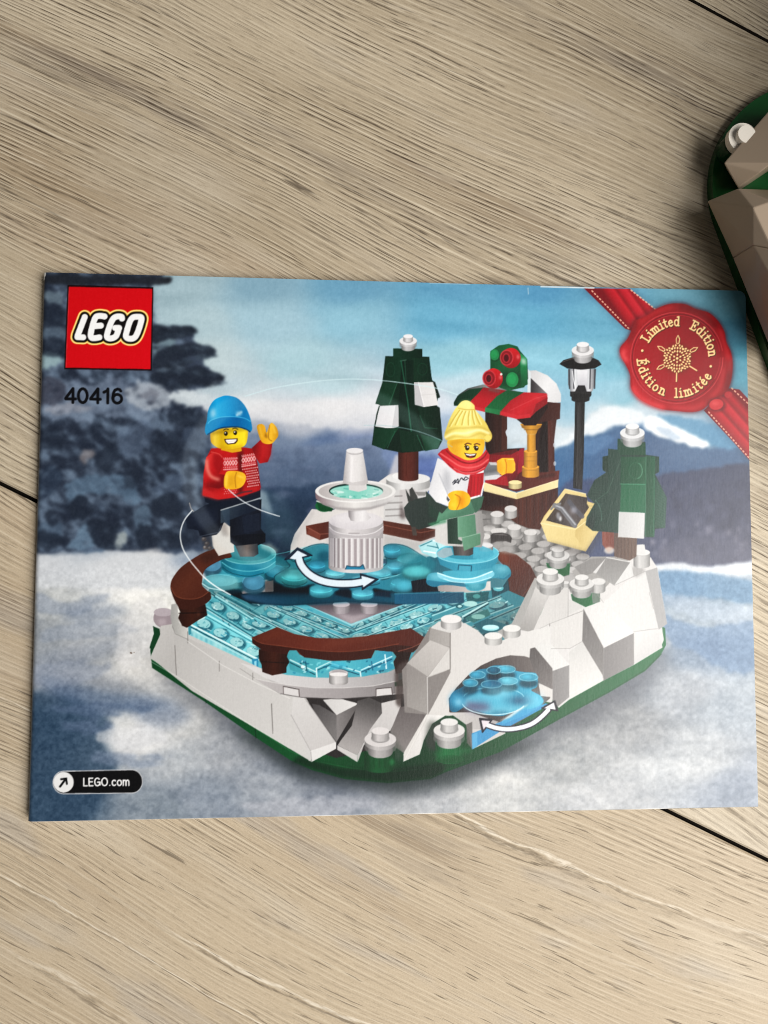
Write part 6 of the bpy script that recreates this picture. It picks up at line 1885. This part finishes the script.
def paper_edge_material():
    N = Nodes('cut_paper_edge')
    tc = N.n('ShaderNodeTexCoord')
    mp = N.n('ShaderNodeMapping')
    mp.inputs['Scale'].default_value = (40, 40, 9000)
    N.link(tc.outputs['Object'], mp.inputs['Vector'])
    f = N.noise(mp.outputs[0], 1.0, 2, .6)
    N.link(N.mixc(N.ramp(f, .35, .65), lin((120, 118, 114)), lin((232, 230, 226))), N.b.inputs['Base Color'])
    N.b.inputs['Roughness'].default_value = .8
    return N.m


def link_obj(name, me, mat, parent=None):
    o = bpy.data.objects.new(name, me)
    COL.objects.link(o)
    if mat:
        me.materials.append(mat)
    if parent is not None:
        o.parent = parent
    return o


def from_bm(name, bm, mat, parent=None, bevel=0.0, smooth=False):
    if bevel:
        es = [e_ for e_ in bm.edges if len(e_.link_faces) == 2 and e_.calc_face_angle(0) > .3]
        bmesh.ops.bevel(bm, geom=es, offset=bevel, segments=2, affect='EDGES', profile=.6, clamp_overlap=True)
    bmesh.ops.recalc_face_normals(bm, faces=bm.faces)
    me = bpy.data.meshes.new(name)
    bm.to_mesh(me)
    bm.free()
    if smooth:
        for f in me.polygons:
            f.use_smooth = True
    return link_obj(name, me, mat, parent)


# ------------------------------------------------------------------ floor
a0, a1 = at(694, 0, 0), at(768, 37, 0)
b0, b1 = at(0, 483.5, 0), at(768, 860.5, 0)
U = (b1 - b0).normalized()
V = Vector((-U.y, U.x, 0))
vb = b0.dot(V)
PLANK = a0.dot(V) - vb
rotz = math.atan2(U.y, U.x)
bm = bmesh.new()
lay = bm.faces.layers.float.new('plank')
lay2 = bm.faces.layers.float.new('coarse')
GAP = .0010
for k in range(-3, 5):
    lo, hi_ = vb + (k - 1) * PLANK + GAP / 2, vb + k * PLANK - GAP / 2
    x0, x1 = -1.3, 1.3
    BV = .0005
    sec = [(lo, -.006), (lo, -BV), (lo + BV, 0), (hi_ - BV, 0), (hi_, -BV), (hi_, -.006)]
    A = [bm.verts.new((x0, y, z)) for y, z in sec]
    B = [bm.verts.new((x1, y, z)) for y, z in sec]
    for i in range(5):
        f = bm.faces.new((A[i], B[i], B[i + 1], A[i + 1]))
        f[lay] = (k * .37) % 1.0
        f[lay2] = 1.0 if k == 0 else 0.0
        f.material_index = 1 if i in (0, 4) else 0
    f = bm.faces.new(A)
    f = bm.faces.new(B)
me = bpy.data.meshes.new('floor')
bmesh.ops.recalc_face_normals(bm, faces=bm.faces)
bm.to_mesh(me)
bm.free()
floor = link_obj('floor', me, wood_material(U))
floor.rotation_euler = (0, 0, rotz)
floor['kind'] = 'structure'
bm = bmesh.new()
bmesh.ops.create_grid(bm, x_segments=1, y_segments=1, size=1.6)
JOINT = plain('dark_joint', (46, 40, 34), .9, .1)
floor.data.materials.append(JOINT)
under = from_bm('subfloor', bm, JOINT)
under.location = (0, 0, -.0045)
under['kind'] = 'structure'

# ------------------------------------------------------------------ booklet
book = bpy.data.objects.new('booklet', None)
COL.objects.link(book)
book.location = (0, 0, 0)
book['label'] = 'landscape instruction booklet with a snowy skating rink and red seal printed on its cover'
book['category'] = 'booklet'

draw_cover()

NX, NY = 1180, 872
sx = np.linspace(0, 1, NX)
ty = np.linspace(0, 1, NY)
S_, T_ = np.meshgrid(sx, ty)                      # T_=0 top edge
gx = (S_ - .5) * BOOK_W
gy = (.5 - T_) * BOOK_H
# the sheet: folded spine on the left, faint waves, right edge lifting a little
R_SP = .0016
dl = gx + BOOK_W / 2
gz = np.full_like(gx, BOOK_T)
gz += .00016 * np.sin(gx * 34 + 1.0) * np.cos(gy * 26) + .0004 * np.clip((gx - .04) / .055, 0, 1) ** 2 * (.4 + .6 * np.clip((gy + .07) / .14, 0, 1))
k_ = np.clip(1 - dl / R_SP, 0, 1)
gz -= R_SP * (1 - np.sqrt(np.clip(1 - k_ ** 2, 0, 1))) * .9
# tiny rounding of the far right corner, as worn paper
cxr = np.clip((gx - (BOOK_W / 2 - .0022)) / .0022, 0, 1)
cyr = np.clip((gy - (BOOK_H / 2 - .0022)) / .0022, 0, 1)
rr = np.sqrt(cxr ** 2 + cyr ** 2)
sc = np.where((cxr > 0) & (cyr > 0), np.maximum(cxr, cyr) / np.maximum(rr, 1e-6), 1.0)
gx = np.where(cxr > 0, BOOK_W / 2 - .0022 + cxr * sc * .0022, gx)
gy = np.where(cyr > 0, BOOK_H / 2 - .0022 + cyr * sc * .0022, gy)
# print coordinates of every vertex (flat sheet, before it was bent)
Rm = np.array(CAM_M)
Pf = np.stack([(S_ - .5) * BOOK_W, (.5 - T_) * BOOK_H, np.full_like(gx, BOOK_T)], -1) - np.array(CAM_POS)
q = Pf @ Rm
PX = 384 + FOC * q[..., 0] / -q[..., 2]
PY = 512 - FOC * q[..., 1] / -q[..., 2]
fx = np.clip((PX - AX0) / ST - .5, 0, AW - 1.01)
fy = np.clip((PY - AY0) / ST - .5, 0, AH - 1.01)
ix, iy = fx.astype(int), fy.astype(int)
wx, wy = (fx - ix)[..., None], (fy - iy)[..., None]
SRC = ART / 255.0
INK = (SRC[iy, ix] * (1 - wx) + SRC[iy, ix + 1] * wx) * (1 - wy) + (SRC[iy + 1, ix] * (1 - wx) + SRC[iy + 1, ix + 1] * wx) * wy
# worn white paper at the spine corner and nicks
for (nx_, ny_, r_) in ((43.5, 273.5, 2.2), (34.5, 488, 1.2), (43, 278, 1.2)):
    d_ = np.sqrt((PX - nx_) ** 2 + ((PY - ny_) * .6) ** 2)
    wv = np.clip((r_ - d_) / .8 + .5, 0, 1)[..., None]
    INK = INK * (1 - wv) + np.array([.9, .9, .88]) * wv
INK = np.where(INK > .04045, ((INK + .055) / 1.055) ** 2.4, INK / 12.92)
INK *= INK_GAIN
cc_x = np.clip(((PX[:-1, :-1] + PX[1:, 1:]) / 2 - AX0) / ST, 0, AW - 1).astype(int)
cc_y = np.clip(((PY[:-1, :-1] + PY[1:, 1:]) / 2 - AY0) / ST, 0, AH - 1).astype(int)
FID = PART[cc_y, cc_x]
VID = np.arange(NX * NY).reshape(NY, NX)
QUADS = np.stack([VID[1:, :-1], VID[1:, 1:], VID[:-1, 1:], VID[:-1, :-1]], -1)
CO = np.stack([gx, gy, gz], -1).reshape(-1, 3).astype(np.float32)
CI = np.concatenate([INK.reshape(-1, 3), np.ones((NX * NY, 1))], 1).astype(np.float32)
PRINT = cover_material()


def sheet(name, mask, parent, label=None):
    qd = QUADS[mask]
    if len(qd) == 0:
        return None
    used, inv = np.unique(qd.ravel(), return_inverse=True)
    me = bpy.data.meshes.new(name)
    nf = len(qd)
    me.vertices.add(len(used))
    me.loops.add(nf * 4)
    me.polygons.add(nf)
    me.vertices.foreach_set('co', CO[used].ravel())
    me.loops.foreach_set('vertex_index', inv.astype(np.int32).ravel())
    me.polygons.foreach_set('loop_start', np.arange(0, nf * 4, 4, dtype=np.int32))
    me.update(calc_edges=True)
    at_ = me.attributes.new('ink', 'FLOAT_COLOR', 'POINT')
    at_.data.foreach_set('color', CI[used].ravel())
    me.shade_smooth()
    me.update()
    o = link_obj(name, me, PRINT, parent)
    if label:
        o['label'] = label
    return o


cover = sheet('cover', FID == 0, book)
names = {1: 'logo_panel', 3: 'set_number', 4: 'web_address_badge', 5: 'ribbon', 20: 'ribbon', 21: 'printed_arrow', 6: 'wax_seal', 9: 'printed_skater', 10: 'printed_skater', 11: 'printed_fir_tree', 12: 'printed_fir_tree', 13: 'printed_fountain', 14: 'printed_stall', 15: 'printed_lantern', 16: 'printed_crate', 17: 'printed_rink', 18: 'printed_gears', 19: 'printed_arrow'}
labels = {9: 'skater in blue beanie and red jumper', 10: 'skater in yellow knitted hat and red scarf', 11: 'dark fir tree with brown trunk', 12: 'paler fir tree beside the crate'}
made = {}
for i, nm in names.items():
    made[i] = sheet(nm, FID == i, book, labels.get(i))
sheet('logo_lettering', FID == 2, made[1])
sheet('seal_lettering', FID == 7, made[6])
sheet('snowflake', FID == 8, made[6])

# inner pages: a block of leaves a little short of the cover, folded at the spine
bm = bmesh.new()
NL = 7
for i in range(NL):
    z0 = .00004 + (BOOK_T - .00022) * i / NL
    z1 = .00004 + (BOOK_T - .00022) * (i + .8) / NL
    ins = .00008 * (i % 3)
    xr = BOOK_W / 2 + .00022 - ins
    yb = -BOOK_H / 2 - .00024 + ins * .8
    co = [(-BOOK_W / 2 + .0012, yb + .0001), (xr, yb), (xr - .0002, BOOK_H / 2 - .0022), (xr - .0022, BOOK_H / 2 - .0002), (-BOOK_W / 2 + .0012, BOOK_H / 2 - .0001)]
    lo = [bm.verts.new((x, y, z0)) for x, y in co]
    up = [bm.verts.new((x, y, z1)) for x, y in co]
    bm.faces.new(lo[::-1])
    bm.faces.new(up)
    for k in range(5):
        bm.faces.new((lo[k], lo[(k + 1) % 5], up[(k + 1) % 5], up[k]))
from_bm('page_block', bm, paper_edge_material(), book)
# cut edge of the cover sheet itself: a thin white rim that follows the bent sheet
rim = []
for row, rev in ((0, False), (NY - 1, True)):
    rim.append((CO.reshape(NY, NX, 3)[row], rev))
rim.append((CO.reshape(NY, NX, 3)[:, NX - 1], False))
bm = bmesh.new()
for ln, rev in rim:
    step = 8
    idx = list(range(0, len(ln), step))
    if idx[-1] != len(ln) - 1:
        idx.append(len(ln) - 1)
    pv = None
    for i in idx:
        x, y, z = [float(t) for t in ln[i]]
        c = (bm.verts.new((x, y, z)), bm.verts.new((x, y, max(z - .00016, .00003))))
        if pv:
            bm.faces.new((pv[0], c[0], c[1], pv[1]))
        pv = c
from_bm('cover_edge', bm, plain('white_paper_rim', (226, 224, 220), .8, .2, .06), book)
# lower cover leaf, with the spine fold joining it to the upper one
bm = bmesh.new()
sec = [(-BOOK_W / 2 + .002, .00005)]
for k in range(9):
    t = math.pi / 2 * k / 8
    sec.append((-BOOK_W / 2 + .00075 - .00073 * math.sin(t), .00005 + .00035 * (1 - math.cos(t))))
prev = None
for x, z in sec:
    c = (bm.verts.new((x, -BOOK_H / 2, z)), bm.verts.new((x, BOOK_H / 2, z)))
    if prev:
        bm.faces.new((prev[0], c[0], c[1], prev[1]))
    prev = c
from_bm('spine_fold', bm, plain('printed_spine', (58, 66, 80), .5, .4, .3), book)

# ------------------------------------------------------------------ brick built model, upper right
model = bpy.data.objects.new('toy_model', None)
COL.objects.link(model)
PL = .0032                                         # plate height
C_ARC = at(819, 189, PL)
model.location = (C_ARC.x, C_ARC.y, 0)
model['label'] = 'toy brick model with dark green rounded base and white slopes, behind the booklet'
model['category'] = 'toy'
E1 = at(712 + 56, 235 + 150, PL) - at(712, 235, PL)
E1.z = 0
E1.normalize()                                      # along the near straight side
E2 = Vector((-E1.y, E1.x, 0))                       # towards the inside
if E2.x < 0:
    E2 = -E2
ORI = Vector((C_ARC.x, C_ARC.y, 0))
GREEN = plain('dark_green_plastic', (18, 74, 34), .22, .5, .08, 60)
WHITE_SHADED = plain('shaded_white_plastic', (158, 141, 122), .32, .4, .04, 90)  # white bricks, with their shade darkened into the base colour
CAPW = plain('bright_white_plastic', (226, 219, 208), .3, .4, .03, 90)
GREENB = plain('clear_green_plastic', (10, 56, 30), .15, .5, .08, 80)


def loc(a, b, z):
    """model space: a along the near side, b inward, both from the corner centre"""
    return E1 * a + E2 * b + Vector((0, 0, z))


RB = .0310
bm = bmesh.new()
out = []
for k in range(25):
    t = math.radians(180 - 90 - 90 * k / 24)        # from -E1 to -E2
    out.append((-RB * math.sin(t), -RB * math.cos(t)))
# leave -E1 side first, go round to -E2 side, then along the straight sides
D = .098
poly = [(-RB, D)] + out + [(D, -RB), (D, D)]
lo = [bm.verts.new(loc(a, b, .00002)) for a, b in poly]
up = [bm.verts.new(loc(a, b, PL)) for a, b in poly]
bm.faces.new(lo[::-1])
bm.faces.new(up)
for k in range(len(poly)):
    j = (k + 1) % len(poly)
    bm.faces.new((lo[k], lo[j], up[j], up[k]))
from_bm('base_plate', bm, GREEN, model, bevel=.00025)


def hull(name, pts, mat, bevel=.0003):
    """a brick: convex solid through the given (pixel x, pixel y, height) or model points"""
    bm = bmesh.new()
    for q in pts:
        bm.verts.new(q)
    r = bmesh.ops.convex_hull(bm, input=bm.verts)
    junk = [v for v in bm.verts if not v.link_faces]
    bmesh.ops.delete(bm, geom=junk, context='VERTS')
    bmesh.ops.dissolve_limit(bm, angle_limit=.02, verts=bm.verts, edges=bm.edges)
    return from_bm(name, bm, mat, model, bevel=bevel)


def disc(bm, c, r, z0, z1, n=32):
    lo = [bm.verts.new((c.x + r * math.cos(math.tau * k / n), c.y + r * math.sin(math.tau * k / n), z0)) for k in range(n)]
    up = [bm.verts.new((v.co.x, v.co.y, z1)) for v in lo]
    bm.faces.new(lo[::-1])
    bm.faces.new(up)
    for k in range(n):
        bm.faces.new((lo[k], lo[(k + 1) % n], up[(k + 1) % n], up[k]))


def mp(px, py, z):
    return at(px, py, z) - ORI


# round cap in the rounded corner
cc = mp(744, 137, .0115)
bm = bmesh.new()
disc(bm, cc, .0037, PL, .0078)
from_bm('round_brick', bm, GREENB, model, bevel=.0003, smooth=False)
bm = bmesh.new()
disc(bm, cc, .0031, .0078, .0093)
disc(bm, cc, .0041, .0092, .0112)
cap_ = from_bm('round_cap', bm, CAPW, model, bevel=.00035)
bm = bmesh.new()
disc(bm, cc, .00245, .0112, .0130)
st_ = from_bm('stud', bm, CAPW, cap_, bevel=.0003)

# slope standing along the near straight side
Zl, Zh = PL + .0002, .0225
hull('slope_brick', [mp(707.5, 201, Zl + .006), mp(711, 206, Zl), mp(733, 257, Zl + .006), mp(735, 261, Zl), mp(738, 188.5, .016), mp(753, 207.5, Zh), mp(772, 201, Zh), mp(753, 244.5, .0195), mp(772, 248, Zh), mp(800, 230, Zl), mp(775, 190, Zl)], WHITE_SHADED)
hull('slope_brick', [mp(733.3, 258, Zl + .006), mp(735.5, 262, Zl), mp(772, 352, Zl + .006), mp(774, 356, Zl), mp(753.3, 245.5, .0195), mp(772, 249.5, Zh), mp(800, 330, Zh), mp(820, 330, Zl), mp(800, 250, Zl)], WHITE_SHADED)
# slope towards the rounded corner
hull('slope_brick', [mp(724, 163, .0125), mp(738, 188, .009), mp(740, 190, Zl), mp(727, 170, Zl), mp(772, 107, .0125), mp(772, 163, .0175), mp(760, 172.5, .015), mp(800, 140, .0175), mp(800, 110, .0125), mp(800, 150, Zl), mp(775, 115, Zl)], WHITE_SHADED)
# inner wall and the studded ground behind, only just beyond the frame; the tallest block is added unseen to cast shade
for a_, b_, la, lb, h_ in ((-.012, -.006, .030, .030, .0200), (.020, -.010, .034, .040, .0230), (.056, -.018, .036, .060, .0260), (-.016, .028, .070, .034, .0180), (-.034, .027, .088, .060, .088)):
    hull('unseen_brick', [loc(a_ + i * la, b_ + j * lb, z) for i in (0, 1) for j in (0, 1) for z in (PL + .0001, h_)], WHITE_SHADED)
for a_, b_, z in ((.026, .004, .023), (.034, .004, .023), (.026, .014, .023), (.034, .014, .023), (.004, .016, .020)):
    bm = bmesh.new()
    disc(bm, loc(a_, b_, 0), .00245, z, z + .0017)
    from_bm('stud', bm, WHITE_SHADED, model, bevel=.0003)

# ------------------------------------------------------------------ camera, light
cam = bpy.data.cameras.new('camera')
co = bpy.data.objects.new('camera', cam)
COL.objects.link(co)
co.location = CAM_POS
co.rotation_euler = CAM_ROT
cam.sensor_fit = 'VERTICAL'
cam.sensor_height = 36.0
cam.lens = FOC / 1024 * 36.0
cam.clip_start = .01
cam.clip_end = 20
scene.camera = co

w = bpy.data.worlds.new('World')
scene.world = w
w.use_nodes = True
bg = w.node_tree.nodes['Background']
bg.inputs['Color'].default_value = (*WORLD_COL, 1)
bg.inputs['Strength'].default_value = WORLD_STR


def area(name, loc_, target, sx_, sy_, power, colr):
    d = bpy.data.lights.new(name, 'AREA')
    d.shape = 'RECTANGLE'
    d.size, d.size_y = sx_, sy_
    d.energy = power
    d.color = colr
    o = bpy.data.objects.new(name, d)
    COL.objects.link(o)
    o.location = loc_
    o.rotation_euler = (Vector(target) - Vector(loc_)).to_track_quat('-Z', 'Y').to_euler()
    return o


for L_ in LIGHTS:
    area(*L_)
scene.cycles.filter_width = 1.1
vs = scene.view_settings
vs.view_transform = 'Standard'
vs.look = 'None'
vs.exposure = 0
vs.gamma = 1
